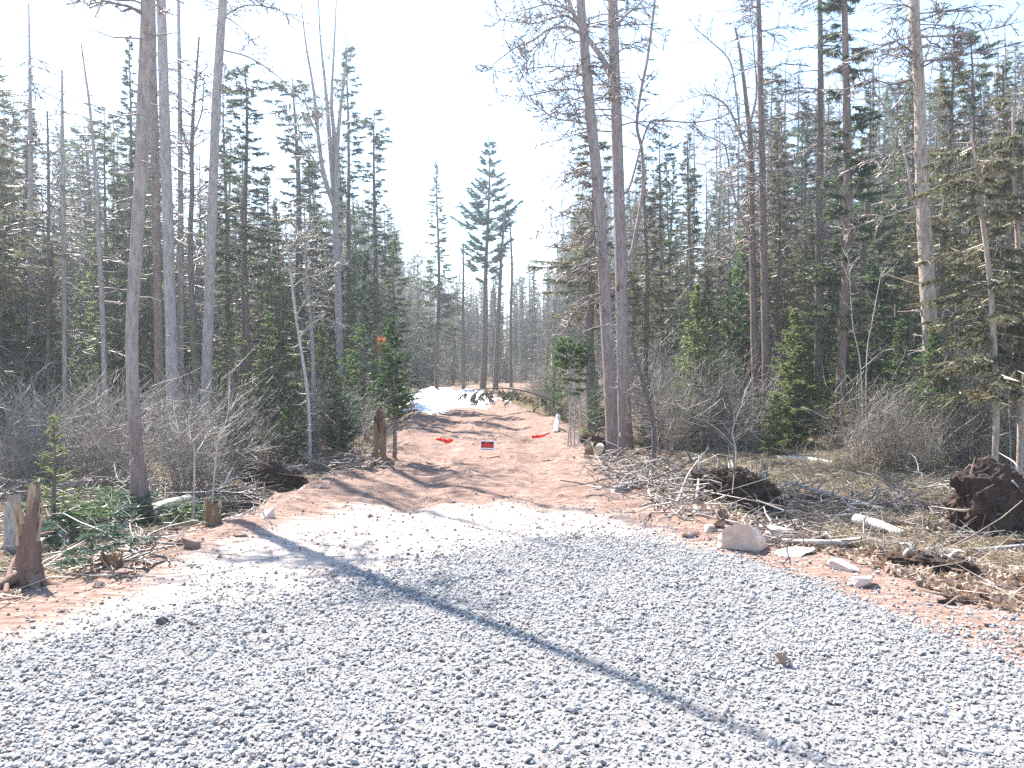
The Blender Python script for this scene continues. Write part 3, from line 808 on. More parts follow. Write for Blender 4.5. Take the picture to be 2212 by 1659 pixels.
for i, rows in enumerate([[(632, 620), (660, 600), (700, 590), (735, 560)], [(624, 560), (650, 520), (690, 480), (705, 440)], [(640, 680), (670, 640), (715, 625)], [(620, 520), (606, 490), (604, 450)], [(630, 600), (612, 560), (618, 500)], [(622, 540), (660, 500), (705, 520)], [(645, 725), (690, 690), (740, 700)]]):
    limb(r, b, b[1], rows, .013, .004, 'twig_grey', 'bark_pale', 12, .4, 40 + i)

# right edge of the drive: the pair
b1 = gp(1351, 980)
r, b, C = big_tree('bare_larch', 'front trunk of the big pair right of the drive, with a cable looped round it', 'tree', 0,
    [(1351, 980, 31), (1347, 850, 27), (1344, 700, 26), (1341, 560, 26), (1336, 400, 25), (1331, 240, 24), (1326, 100, 22), (1322, -60, 20)], 'bark_pair', 14, b1, 'tall bare trunks', 18, .06, 5, 1.3, [(8.0, 13.5, 24, 2.2, .02, .1, .12, None), (2.2, 4.6, 10, .8, .012, .1, .2, None)])
d1 = b[1]
limb(r, b, d1, [(1352, 560), (1366, 540), (1385, 440), (1390, 380), (1386, 320), (1376, 270), (1384, 200), (1398, 130), (1410, 40), (1420, -60)], .05, .03, 'twig_larch', 'bark_pair', 14, .6, 50, .3)
limb(r, b, d1, [(1322, 165), (1300, 125), (1262, 70), (1235, 20), (1222, -40)], .075, .04, 'twig_larch', 'bark_pair', 12, .6, 51, -.2)
limb(r, b, d1, [(1346, 420), (1362, 398), (1400, 272), (1440, 262), (1500, 264), (1560, 252), (1592, 226)], .03, .012, 'twig_larch', 'bark_pair', 24, .7, 52, -.3)
limb(r, b, d1, [(1330, 70), (1345, 40), (1385, 5), (1400, -20)], .03, .015, 'twig_larch', 'bark_pair', 10, .5, 53)
limb(r, b, d1, [(1332, 245), (1360, 255), (1395, 275), (1412, 275)], .016, .005, 'twig_larch', 'bark_pair', 12, .5, 54)
limb(r, b, d1, [(1326, 35), (1370, 40), (1420, 70), (1440, 80)], .016, .005, 'twig_larch', 'bark_pair', 12, .5, 55)
mb = MB(); rng = np.random.default_rng(66)                                    # dead broom of old needles hung on the trunk
for zv in range(60, 190, 4):
    p = pt(1318 + rng.normal(0, 8), zv, d1) - b
    spray(mb, rng, p, p + A([rng.normal(0, .12), rng.normal(0, .1), -.32]), 26, .09, .02, 0)
mb.build('dead_broom', M['olive'], r)

r, b2, C = big_tree('bare_larch', 'rear trunk of the big pair right of the drive, leaning left at its top', 'tree', 16.4,
    [(1322, 930, 28), (1317, 820, 27), (1310, 700, 26), (1302, 560, 25), (1293, 420, 24), (1281, 300, 23), (1270, 190, 22), (1262, 90, 20), (1252, -40, 18)], 'bark_pair', 14, None, 'tall bare trunks', 16, .06, 6, 1.25, [(7.5, 13, 26, 2.0, .02, .1, .12, None), (3.5, 7.5, 26, 1.3, .014, .05, .2, (1.8, 4.4))])
for i, (rows, r0) in enumerate([([(1262, 78), (1230, 60), (1190, 62), (1150, 88), (1110, 105), (1066, 140), (1060, 160)], .034), ([(1258, 60), (1225, 35), (1190, 40), (1150, 50), (1100, 45), (1052, 36)], .03),
        ([(1258, 50), (1225, 20), (1180, 10), (1140, 20), (1090, 30)], .028), ([(1190, 62), (1150, 120), (1120, 150)], .016), ([(1276, 268), (1245, 262), (1200, 255), (1160, 228), (1128, 208)], .02), ([(1273, 222), (1240, 215), (1200, 205)], .014),
        ([(1300, 520), (1260, 520), (1210, 505), (1160, 500)], .014), ([(1288, 365), (1250, 375), (1190, 372)], .014), ([(1268, 110), (1262, 140), (1270, 175)], .012), ([(1300, 480), (1250, 470), (1180, 430)], .013), ([(1308, 640), (1270, 650), (1220, 690)], .012)]):
    limb(r, b2, 16.4, rows, r0, .005, 'twig_larch', 'bark_pair', 26 if i < 5 else 18, .62, 60 + i, (-.6, .4, -1.2, -.9, -.5, .5, -.4, .3, 0, .6, -.6)[i])
r, b3, C = big_tree('broken_trunk', 'slim broken off trunk with a torn top, wedged between the big pair', 'tree', 15.4,
    [(1341, 930, 12), (1339, 800, 12), (1337, 700, 11), (1335, 630, 9)], 'bark_pair', 0, None, None, 10, .07, 7, 1.2)
mb = MB(); tp = C[-1, :3]
for a in range(5): mb.segs([tp + A([.02 * math.cos(a * 1.3), .02 * math.sin(a * 1.3), -.1])], [tp + A([.03 * math.cos(a * 1.3), .03 * math.sin(a * 1.3), R0.uniform(.05, .25)])], .018, .002, 0, 4)
mb.build('torn_splinter', M['rot'], r)
r, b4, C = big_tree('dead_snag', 'dark dead stick leaning left, just right of the big pair', 'tree', 15.2, [(1412, 925, 10), (1395, 850, 9), (1376, 780, 8), (1362, 730, 6)], 'bark_dark', 0, None, 'bare poles', 8, .06, 8, 1.0, [(.8, 2.0, 5, .5, .008, .1, .1, None)], 'twig_dark')

# right wood
r, b, C = big_tree('bare_hardwood', 'tall grey trunk in front of the right wood with arching limbs on its left', 'tree', 21.0,
    [(1655, 860, 17), (1653, 700, 16), (1649, 500, 15), (1645, 300, 13), (1641, 100, 11), (1638, -40, 9)], 'bark_rust', 16, None, 'tall bare trunks', 12, .05, 71, 1.15, [(5.5, 15, 60, 2.0, .015, .1, .15, None)])
r, b, C = big_tree('bare_hardwood', 'companion trunk forking high, touching the left side of the tall grey right trunk', 'tree', 21.6,
    [(1632, 860, 15), (1628, 700, 14), (1625, 500, 13), (1622, 330, 11), (1612, 220, 9), (1598, 110, 6), (1588, 60, 4)], 'bark_rust', 0, None, 'tall bare trunks', 12, .05, 72, 1.15, [(5.2, 9, 24, 1.4, .013, .3, .05, None)])
for i, rows in enumerate([[(1622, 350), (1600, 290), (1590, 200), (1575, 130), (1530, 85), (1500, 60)], [(1618, 500), (1590, 440), (1570, 330), (1560, 310), (1520, 290)], [(1620, 270), (1634, 200), (1628, 100), (1618, 0)], [(1600, 290), (1570, 230), (1530, 205), (1490, 212)], [(1610, 580), (1560, 530), (1510, 545)]]):
    limb(r, b, b[1], rows, .04, .01, 'twig_larch', 'bark_grey', 22, .7, 80 + i, (.3, -.6, .2, .8, -.5)[i])
big_tree('bare_larch', 'straight dark trunk midway between the forked grey trunk and the spruce clad trunk', 'tree', 20.0,
    [(1767, 850, 17), (1768, 650, 16), (1770, 450, 15), (1772, 250, 13), (1772, 100, 11), (1771, -50, 9)], 'bark_dark', 16, None, 'tall bare trunks', 12, .06, 73, 1.15, [(4, 15, 60, 2.1, .015, .15, .12, None)])
r, b, C = big_tree('spruce_tree', 'tall rusty spruce with sparse needle tufts up its trunk, left of the flaky trunk', 'tree', 18.5,
    [(1813, 880, 19), (1822, 700, 19), (1830, 520, 19), (1831, 350, 18), (1828, 180, 15), (1825, 40, 12), (1824, -40, 11)], 'bark_rust', 13, None, 'tall bare trunks', 12, .06, 74, 1.2)
mb = MB(); rng = np.random.default_rng(75); P = C[::6, :3]
for k in range(150):
    z = rng.uniform(3.0, 12.5); t = np.interp(z, C[:, 2], np.linspace(0, 1, len(C))); bough(mb, rng, along(P, t), rng.uniform(0, 6.28), rng.uniform(.4, 1.4) * (1.15 - z / 16), .2, .2, 11, .10, .028, 9, r=.012, lich=.3)
mb.build('crown', [M['twig_dark'], M['spruce'], M['lichen']], r)

bR = gp(2021, 1000)
r, b, C = big_tree('bare_larch', 'thick trunk with pale flaking bark standing at the edge of the right wood', 'tree', 0,
    [(2024, 1000, 36), (2016, 860, 32), (2008, 700, 31), (2002, 590, 31), (1995, 470, 28), (1990, 360, 25), (1987, 220, 23), (1980, 100, 21), (1974, -40, 19)], 'bark_flaky', 15, bR, 'tall bare trunks', 18, .10, 76, 1.3, [(8.2, 14.5, 26, 2.4, .02, .1, .1, None)])
for i, (rows, r0) in enumerate([([(2002, 500), (1972, 420), (1958, 345), (1938, 280), (1900, 215), (1868, 170), (1850, 130)], .035), ([(1982, 120), (1945, 95), (1912, 70)], .03), ([(1990, 150), (2008, 100), (2020, 40), (2024, 0)], .02), ([(1993, 310), (2060, 270), (2110, 258), (2180, 262)], .016), ([(1985, 80), (2060, 75), (2140, 62), (2230, 40)], .022),
        ([(2015, 640), (2075, 700), (2090, 730)], .012), ([(1998, 440), (1950, 455), (1880, 480), (1820, 500)], .016), ([(1990, 300), (1930, 330), (1860, 350)], .015), ([(2000, 390), (2040, 350), (2100, 335)], .014)]):
    limb(r, b, b[1], rows, r0, .006, 'twig_larch', 'bark_flaky' if i < 3 else 'bark_grey', 22, .5, 90 + i, (.3, -.3, .3, .5, -.6, -.4, .5, -.7, .4)[i])
mb = MB(); rng = np.random.default_rng(77)                                     # loose plates of bark curling off
for k in range(46):
    z = rng.uniform(1.0, 7.5); i = int(np.argmin(abs(C[:, 2] - z))); a = rng.uniform(2.6, 6.0); R = C[i, 3]
    n = A([math.cos(a), math.sin(a), 0]); p = C[i, :3] + n * R * 1.02; s = A([-n[1], n[0], 0]); h = rng.uniform(.05, .16); w = rng.uniform(.02, .05)
    v = [p - s * w, p + s * w, p + s * w * .8 + UP * h + n * rng.uniform(.005, .03), p - s * w * .8 + UP * h + n * rng.uniform(.005, .03)]
    mb.add(v + [q + n * .006 for q in v], [(0, 1, 2, 3), (7, 6, 5, 4), (0, 4, 5, 1), (1, 5, 6, 2), (2, 6, 7, 3), (3, 7, 4, 0)], 0, False)
tag(mb.build('bark_flakes', M['bark_flaky'], r), kind='stuff')

# far right: drooping half dead spruces hung with lichen
for (nm, lab, d, rows, seed, n, zz) in [
    ('dead_spruce', 'half dead drooping olive spruce leaning right beside the flaky trunk', 13.5, [(2152, 900, 13), (2148, 760, 13), (2138, 600, 12), (2122, 470, 10), (2108, 360, 7), (2098, 290, 4)], 101, 85, (1.9, 6.2)),
    ('dead_spruce', 'olive drooping spruce cut off by the right edge of the view', 14, [(2205, 940, 14), (2206, 760, 13), (2200, 560, 11), (2192, 380, 8), (2188, 230, 5)], 102, 100, (1.9, 6.8))]:
    r, b, C = big_tree(nm, lab, 'tree', d, rows, 'bark_flaky', 0, None, 'drooping dead spruces', 10, .07, seed, 1.15)
    mb = MB(); rng = np.random.default_rng(seed); P = C[::6, :3]; H = C[-1, 2]
    for k in range(n):
        z = rng.uniform(*zz); t = np.interp(min(z, H), C[:, 2], np.linspace(0, 1, len(C)))
        bough(mb, rng, along(P, t), rng.uniform(0, 6.28), rng.uniform(.6, 1.7) * (1.25 - z / 9), .32, .1, 17, .08, .018, 7, r=.012, lich=.6, tl=.4)
    mb.build('crown', [M['twig_tan'], M['olive'], M['lichen']], r)

# middle distance, where the drive bends
big_tree('bare_hardwood', 'dark trunk leaning slightly right beside the tall white pine at the bend', 'tree', 47.0,
    [(1070, 835, 11), (1074, 740, 10), (1079, 640, 8), (1084, 540, 6), (1092, 450, 4)], 'bark_dark', 0, None, 'trunks at the bend', 8, .05, 110, 1.2, [(6, 10.5, 18, 1.2, .02, .2, .1, None)], 'twig_dark')
big_tree('dead_snag', 'thin dark trunk left of the tall white pine at the bend', 'tree', 46.0,
    [(1001, 832, 8), (1000, 700, 7), (1001, 600, 5), (1000, 520, 3)], 'bark_dark', 0, None, 'trunks at the bend', 8, .05, 111, 1.2, [(3, 8.5, 30, 1.2, .016, .0, .1, None)], 'twig_dark')
big_tree('dead_snag', 'thin trunk right of the white pine, last before the bend', 'tree', 50.0,
    [(1104, 820, 7), (1103, 700, 6), (1106, 580, 5), (1101, 470, 3)], 'bark_dark', 0, None, 'trunks at the bend', 8, .05, 112, 1.2, [(3, 9.8, 26, 1.2, .016, .0, .1, None)], 'twig_dark')
# white pine: layered plumes
bp = gd(1043, 48.0); H = pt(1050, 292, 48)[2] - bp[2]; rng = np.random.default_rng(120)
r = thing('white_pine', 'tall blue green white pine with layered plumes where the drive bends away', 'tree', bp)
P = wob(rng, H, 16, .12, (.2, 0)); t = np.linspace(0, 1, 16); tr = MB(); tr.tube(np.concatenate([P[:1] - UP * .4, P]), np.concatenate([[.24], .19 * (1 - t) ** .9 + .012]), 10, bump=.06); tr.build('trunk', M['bark_dark'], r)
mb = MB()
for lev, (q, L, n) in enumerate([(.42, 1.1, 3), (.46, 1.6, 5), (.50, 1.9, 6), (.54, 2.1, 7), (.58, 1.9, 6), (.62, 2.2, 8), (.66, 2.4, 8), (.70, 1.7, 7), (.74, 1.5, 7), (.77, 1.25, 6), (.80, 1.1, 6), (.84, .95, 6), (.88, .75, 6), (.92, .55, 6), (.955, .4, 5)]):
    for k in range(n):
        bough(mb, rng, along(P, min(q + rng.normal(0, .006), .99)), k * 6.283 / n + rng.normal(0, .35), L * rng.uniform(.55, 1.05), -.12, .28, int(L * 8 + 5), .17, .05, 8, r=.03, bare=.35)
spray(mb, rng, P[-1] - UP * .7, P[-1], 50, .16, .045)
mb.build('crown', [M['twig_dark'], M['pine']], r)
# ------------------------------------------------------------------ spruces with outlines of their own
SPR = [spruce_meshes(200, 10, .12, .28, 1.25, 135, .62, gaps=.45, per=8, nl=.085, bw=.02), spruce_meshes(201, 10, .12, .20, 1.45, 160, 0, gaps=.3, per=8, nl=.085, bw=.02), spruce_meshes(202, 10, .10, .40, .95, 110, .75, gaps=.55, per=8, nl=.085, bw=.02),
       spruce_meshes(203, 10, .11, .16, 1.2, 150, .45, leaf='spruce_blue', gaps=.35, per=8, nl=.085, bw=.02), spruce_meshes(204, 10, .11, .34, 1.1, 120, 0, leaf='olive', gaps=.45, lich=.5, per=8, nl=.085, bw=.02), spruce_meshes(205, 10, .12, .10, 1.6, 170, 0, leaf='fir', gaps=.3, trunk='bark_rust', per=8, nl=.085, bw=.02)]
LAR = [larch_meshes(300, 12, .12, .28, 1.5, 80), larch_meshes(301, 12, .11, .35, 1.2, 70, 'bark_dark', 'twig_larch'), larch_meshes(302, 12, .09, .22, 1.1, 90, 'bark_rust', 'twig_grey', .3, .05), larch_meshes(303, 12, .13, .45, 1.7, 60, 'bark_grey', 'twig_dark')]
HAR = [hardwood_meshes(310, 10, .10, .35, 4), hardwood_meshes(311, 9, .08, .25, 3, spread=.22), hardwood_meshes(312, 8, .07, .18, 4, 'bark_pale', 'twig_grey', .3)]
UND = [sapling_meshes(320 + i, 4, w, 120, .07, .02, 9, lf, cb=.05, prof=.8, droop=.12, tln=9, ragged=.3 + .06 * i) for i, (w, lf) in enumerate([(1.0, 'spruce'), (.85, 'fir'), (1.15, 'spruce_blue'), (.8, 'olive'), (.95, 'lime'), (1.05, 'fir')])]
TREE = {}


def place(kind, i, label, xv, d, top, group=None, sx=1.0, tilt=(0, 0), cat='tree', rz=None):
    src = {'spruce_tree': SPR, 'bare_larch': LAR, 'bare_hardwood': HAR, 'young_spruce': UND}[kind][i]
    base_h = {'spruce_tree': 10, 'bare_larch': 12, 'bare_hardwood': [10, 9, 8][i] if kind == 'bare_hardwood' else 0, 'young_spruce': 4}[kind]
    b = gd(xv, d); h = pt(xv, top, d)[2] - b[2]; s = h / base_h; rz = R0.uniform(0, 6.28) if rz is None else rz
    w = (s if s < 1 else s ** .7) * sx
    if (kind, i) not in TREE:
        TREE[kind, i] = plant(kind, src, label, cat, b, group, rz, (w, w, s), tilt); return TREE[kind, i]
    r = copy_tree(TREE[kind, i], b, rz, (w, w, s), tilt); r['label'] = label
    if group: r['group'] = group
    elif 'group' in r: del r['group']
    return r


G = 'spruces standing out by their tops'
for a in [('spruce_tree', 1, 'tall spruce whose pointed top shows just left of the nearest left trunk', 284, 21, 78, G, .75), ('spruce_tree', 2, 'black spruce with one round tuft on its thin top, right of the leaning grey trunk', 527, 20, 146, G, 1.25),
          ('spruce_tree', 2, 'slim spruce close against the left of the round tufted one', 503, 23, 158, G, .9), ('spruce_tree', 0, 'broad shaggy spruce with a blunt heavy top left of the rising bare stems', 655, 27, 172, G, 1.5),
          ('spruce_tree', 3, 'tallest left spruce, its narrow top directly right of the rising bare stems', 757, 27, 102, G, 1.0), ('spruce_tree', 0, 'ragged narrow spruce standing last in the left row before the open sky', 815, 29, 236, G, 1.15),
          ('spruce_tree', 1, 'thin pointed spruce alone against the sky left of the white pine', 943, 46, 352, G, 1.05), ('spruce_tree', 2, 'thin spruce with a small club top left of the nearest trunk', 222, 22, 226, G, .9), ('spruce_tree', 2, 'second small club topped spruce nearest to the nearest left trunk', 237, 25, 258, G, .9),
          ('spruce_tree', 4, 'olive tinged spruce rising behind the big pair', 1280, 22.5, 240, G, 1.9), ('spruce_tree', 4, 'lower olive spruce showing right of the big pair', 1392, 23, 330, G, 1.2),
          ('spruce_tree', 4, 'olive topped spruce right of the flaky trunk, second from the right edge', 2042, 19, 58, G, 1.2), ('spruce_tree', 0, 'club topped spruce between two olive ones near the right edge', 2096, 20, 66, G, 1.0), ('spruce_tree', 4, 'rounded olive spruce nearest the right edge', 2168, 17.5, 130, G, 1.3),
          ('spruce_tree', 3, 'dark spruce with bushy top midway between forked trunk and dark straight trunk', 1741, 26, 218, G, .9), ('spruce_tree', 4, 'brownish spruce top just right of the tall grey right trunk', 1690, 25, 240, G, 1.0), ('spruce_tree', 4, 'pale brown spruce top left of the forked trunk', 1486, 27, 285, G, 1.1),
          ('spruce_tree', 2, 'small dark topped spruce between the big pair and the forked trunk', 1438, 25, 285, G, 1.0), ('spruce_tree', 1, 'mid green spruce behind the nearest left trunks', 578, 25, 375, G, 1.1), ('spruce_tree', 5, 'dense low spruce left of the small fir by the stump', 858, 24, 500, G, 1.1)]:
    place(*a)
place('spruce_tree', 4, 'olive spruce with drooping boughs cut off by the left edge', -25, 17, 30, G, 1.5); place('spruce_tree', 4, 'olive spruce beside the far left pole', 62, 21, 225, G, 1.3)

# young firs in the open, needle by needle
for (lab, name, x, yb, top, w, leaf, seed, nb, nl, bw, per) in [
    ('knee high pale green fir sapling by the splintered stump at the left edge', 'fir_sapling', 117, 1150, 900, .62, 'lime', 401, 74, .024, .006, 24),
    ('waist high fir on a thin stem leaning over the right side of the brown stump', 'fir_sapling', 852, 990, 695, .55, 'fir', 402, 110, .055, .016, 12),
    ('bright lime green young fir in the right clearing', 'fir_sapling', 1716, 985, 670, 1.0, 'lime', 403, 210, .06, .018, 11),
    ('light green young fir behind the grey alder bushes right of the big pair', 'fir_sapling', 1512, 972, 616, .75, 'lime', 404, 170, .07, .022, 10),
    ('small green fir standing in front of the flaky trunk', 'fir_sapling', 2012, 1012, 700, .72, 'fir', 405, 170, .055, .016, 12),
    ('pale young fir in the left wood left of the dead birch', 'fir_sapling', 582, 945, 636, .5, 'lime', 406, 130, .06, .018, 11),
    ('young pointed fir between the dead birch and the brown stump', 'fir_sapling', 792, 950, 548, .6, 'fir', 408, 140, .07, .02, 10),
    ('short bushy fir at the foot of the lime green one', 'fir_sapling', 1680, 1000, 850, .45, 'lime', 407, 90, .05, .015, 12)]:
    b = gp(x, yb); d = b[1]; h = pt(x, top, d)[2] - b[2]
    plant(name, sapling_meshes(seed, h, w * (d / 13 if name else 1), nb, nl, bw, per, leaf, cb=.30 if seed in (402, 405) else .07), lab, 'sapling', b, 'young firs in the open', 0, 1)

# the little flat headed spruce on thin stems
b = gp(1237, 962); d = b[1]; rng = np.random.default_rng(410); r = thing('topiary_spruce', 'small dense spruce head on several thin bare stems right of the drive', 'sapling', b)
hc = pt(1237, 768, d) - b
for k, (x0, x1) in enumerate([(1234, 1228), (1240, 1240), (1250, 1252), (1226, 1234)]):
    p0 = pt(x0, 962, d) - b; p1 = pt(x1, 770, d) - b; mb = MB(); mb.tube(curve([p0 - UP * .1, (p0 + p1) / 2 + A([rng.normal(0, .02), rng.normal(0, .05), 0]), p1], 10), np.linspace(.015, .009, 10), 6); mb.build('stem', M['bark_grey'], r)
cr = MB()
for k in range(150):
    v = unit(rng.normal(size=3)) * rng.random() ** .4 * .27; p = hc + v * A([1, 1, 1.1]); bough(cr, rng, p, math.atan2(v[1], v[0]) + rng.normal(0, .5), rng.uniform(.10, .24), -.3 + (.5 if v[2] < 0 else 0), .25, 7, .04, .011, 11, r=.004, flat=.9, bare=.1)
for k in range(26):
    p = hc + A([rng.normal(-.05, .05), rng.normal(0, .06), rng.uniform(-.75, -.25)]); bough(cr, rng, p, rng.uniform(0, 6.28), rng.uniform(.15, .4), .1, .05, 7, .04, .011, 8, r=.004)
cr.build('crown', [M['twig_dark'], M['fir']], r)

# ------------------------------------------------------------------ the woods on both sides, tree by tree
EL = A([(-200, 130), (0, 190), (130, 240), (230, 210), (300, 150), (400, 300), (500, 260), (600, 400), (700, 260), (790, 330), (850, 470), (900, 560), (1000, 600), (1180, 580), (1220, 480), (1280, 380), (1420, 290), (1560, 170), (1700, 110), (1850, 100), (2000, 70), (2212, 60), (2450, 80)])
REG = [(-400, 150, 'left of the leaning pole'), (150, 300, 'behind the nearest left trunk'), (300, 480, 'behind the left trunk cluster'), (480, 640, 'left of the dead birch'), (640, 830, 'behind the rising bare stems'), (830, 1000, 'left of the white pine'), (1000, 1230, 'beyond the bend'), (1230, 1420, 'behind the big pair'), (1420, 1600, 'right of the big pair'), (1600, 1790, 'behind the forked trunk'), (1790, 1990, 'left of the flaky trunk'), (1990, 2700, 'right of the flaky trunk')]
KN = {'spruce_tree': ['slim tufted spruce', 'pointed dark spruce', 'thin high crowned spruce', 'blue green spruce', 'olive brown spruce', 'bushy green spruce'], 'bare_larch': ['pale bare larch', 'dark bare larch', 'twiggy upswept larch', 'high crowned larch'], 'bare_hardwood': ['forked bare hardwood', 'small bare hardwood', 'pale bare hardwood'], 'young_spruce': ['low dark spruce', 'low green fir', 'low blue green spruce', 'low olive spruce', 'low pale green fir', 'low ragged fir']}
FILL = {}
taken = []
SUNH = (math.sin(SUN_AZ), math.cos(SUN_AZ)); LANES = [tuple(gp(x, y)[:2]) + (8.5,) for x, y in [(1716, 985), (1516, 930), (2012, 1012), (582, 945), (1640, 985), (1900, 1010), (792, 950), (400, 1000)]] + [(7.5, 16.5, 9)]   # openings in the wood that let the sun reach the young firs
rng = np.random.default_rng(77)


def free(x, y, gap):
    return all((x - a) ** 2 + (y - b) ** 2 > gap * gap for a, b in taken)


def fill(n, d0, d1, kinds, probs, side, topadd, gap, sxr, xr=(-250, 2460)):
    c = t = 0
    while c < n and t < n * 60:
        t += 1; xv = rng.uniform(*xr); d = d0 + (d1 - d0) * rng.random() ** .8; x = (xv - 1106) / FV * d
        sdv = float(sdrive(A([x]), A([d]))[0])
        if sdv > -(1.3 if d < 30 else 1.6) or (side < 0 and x > 0 and d < 30) or (side > 0 and x < 0 and d < 30) or not free(x, d, gap): continue
        if 1480 < xv < 1960 and d < 14.5: continue
        if any(-.6 < (x - lx) * SUNH[0] + (d - ly) * SUNH[1] < ll and abs((x - lx) * SUNH[1] - (d - ly) * SUNH[0]) < 1.35 for lx, ly, ll in LANES): continue
        taken.append((x, d)); c += 1
        kind, i = kinds[rng.choice(len(kinds), p=probs)]
        top = np.interp(xv, EL[:, 0], EL[:, 1]) + rng.uniform(*topadd)
        reg = next((t_ for a, b_, t_ in REG if a <= xv < b_), REG[-1][2])
        nm = KN[kind][i]
        pl = nm + ('es' if nm.endswith('larch') else 's')
        o = place(kind, i, '%s %s' % (nm, reg), xv, d, top, '%s %s' % (pl, reg), rng.uniform(*sxr), (rng.normal(0, .02), rng.normal(0, .02)))
        FILL.setdefault((nm, pl, reg), []).append((xv, o))


S = [('spruce_tree', k) for k in range(6)]; Lk = [('bare_larch', k) for k in range(4)]; Hk = [('bare_hardwood', k) for k in range(3)]; U = [('young_spruce', k) for k in range(6)]
pS = [.14, .13, .11, .12, .11, .12]; pL = [.06, .06, .05, .04]; pH = [.02, .02, .02]
fill(80, 18, 46, S + Lk + Hk, pS + pL + pH, -1, (0, 300), 1.4, (.9, 1.4), (-160, 860))
pS2 = [.08, .08, .10, .08, .14, .05]; pL2 = [.14, .11, .08, .08]; pH2 = [.02, .02, .02]
fill(104, 20, 48, S + Lk + Hk, pS2 + pL2 + pH2, 1, (0, 360), 1.25, (.75, 1.2), (1230, 2480))
fill(46, 50, 76, S + Lk + Hk, pS2 + pL2 + pH2, 0, (-30, 120), 1.5, (.7, 1.1), (820, 1330))
fill(84, 18, 38, U, [.2, .2, .15, .15, .15, .15], -1, (240, 540), 1.0, (.8, 1.4), (-200, 850))
fill(95, 21, 42, U, [.15, .25, .1, .15, .15, .2], 1, (330, 600), .9, (.8, 1.4), (1230, 2400))
fill(20, 50, 74, U, [.2, .2, .2, .1, .15, .15], 0, (100, 200), 1.2, (.9, 1.3), (830, 1330))
for xv, d, top, k in [(560, 20, 735, 4), (700, 22, 700, 5), (760, 24, 650, 4), (470, 21, 770, 1), (330, 22, 700, 5), (180, 20, 740, 1), (60, 19, 770, 5), (250, 24, 650, 4), (640, 19, 830, 1), (400, 24, 690, 1), (-30, 21, 700, 1), (840, 30, 640, 1), (1470, 20, 800, 5), (1590, 20, 770, 5), (1640, 19, 850, 4), (1790, 21, 700, 5), (1860, 20, 790, 4), (1940, 21, 690, 1), (2090, 18.5, 770, 5), (2150, 20, 690, 1), (1400, 20, 780, 4), (1285, 20, 800, 5), (1180, 33, 740, 4), (1200, 28, 760, 5), (2200, 17, 780, 4)]:
    reg = next((t_ for a, b_, t_ in REG if a <= xv < b_), REG[-1][2]); o = place('young_spruce', k, 'front row fir ' + reg, xv, d, top, 'front row firs ' + reg, rng.uniform(.9, 1.3)); FILL.setdefault(('front row fir', 'front row firs', reg), []).append((xv, o))
ORD = {2: ('left one of two', 'right one of two'), 3: ('leftmost of three', 'middle one of three', 'rightmost of three'), 4: ('leftmost of four', 'second from left of four', 'third from left of four', 'rightmost of four'), 5: ('leftmost of five', 'second from left of five', 'middle one of five', 'fourth from left of five', 'rightmost of five')}
for (nm, pl, reg), lst in FILL.items():
    if len(lst) in ORD:
        for w, (xv, o) in zip(ORD[len(lst)], sorted(lst, key=lambda q: q[0])): o['label'] = '%s %s %s' % (w, pl, reg)
# ------------------------------------------------------------------ far wood and undergrowth: masses nobody could count
def cloud(fx, n, rng): return fx(n, rng)


rng = np.random.default_rng(90)
P = []; 
while len(P) < 900:
    d = rng.uniform(48, 130); xv = rng.uniform(-500, 2700) if rng.random() < .6 else rng.uniform(780, 1400); x = (xv - 1106) / FV * d
    if float(sdrive(A([x]), A([d]))[0]) < -2.5 and (d > 77 or not 830 < xv < 1330): P.append((x, d, hz(x, d) - .1, (pt(xv, np.interp(xv, EL[:, 0], EL[:, 1]) + (rng.uniform(80, 330) if not 840 < xv < 1320 else rng.uniform(0, 130)), d)[2]) / 10))
P = A(P); n = len(P)
farp = []
for tr_me, cr_me in (SPR[0], SPR[2], SPR[4], LAR[0], LAR[1], SPR[5]):
    import bmesh
    bm = bmesh.new(); bm.from_mesh(tr_me); bm.from_mesh(cr_me)
    me = bpy.data.meshes.new('far_tree'); bm.to_mesh(me); bm.free()
    nt = len(tr_me.polygons); mi = np.zeros(len(me.polygons), np.int32); cm = np.zeros(len(cr_me.polygons), np.int32); cr_me.polygons.foreach_get('material_index', cm); mi[nt:] = cm + 1
    for m in [tr_me.materials[0]] + list(cr_me.materials): me.materials.append(m)
    me.polygons.foreach_set('material_index', mi); farp.append(me)
scatter('distant_woods', P[:, :3], np.stack([np.zeros(n), np.zeros(n), rng.uniform(0, 6.28, n)], 1), np.stack([P[:, 3] * rng.uniform(.7, 1.1, n), P[:, 3] * rng.uniform(.7, 1.1, n), P[:, 3]], 1), farp, 'dense far wood closing the view on every side', 3)

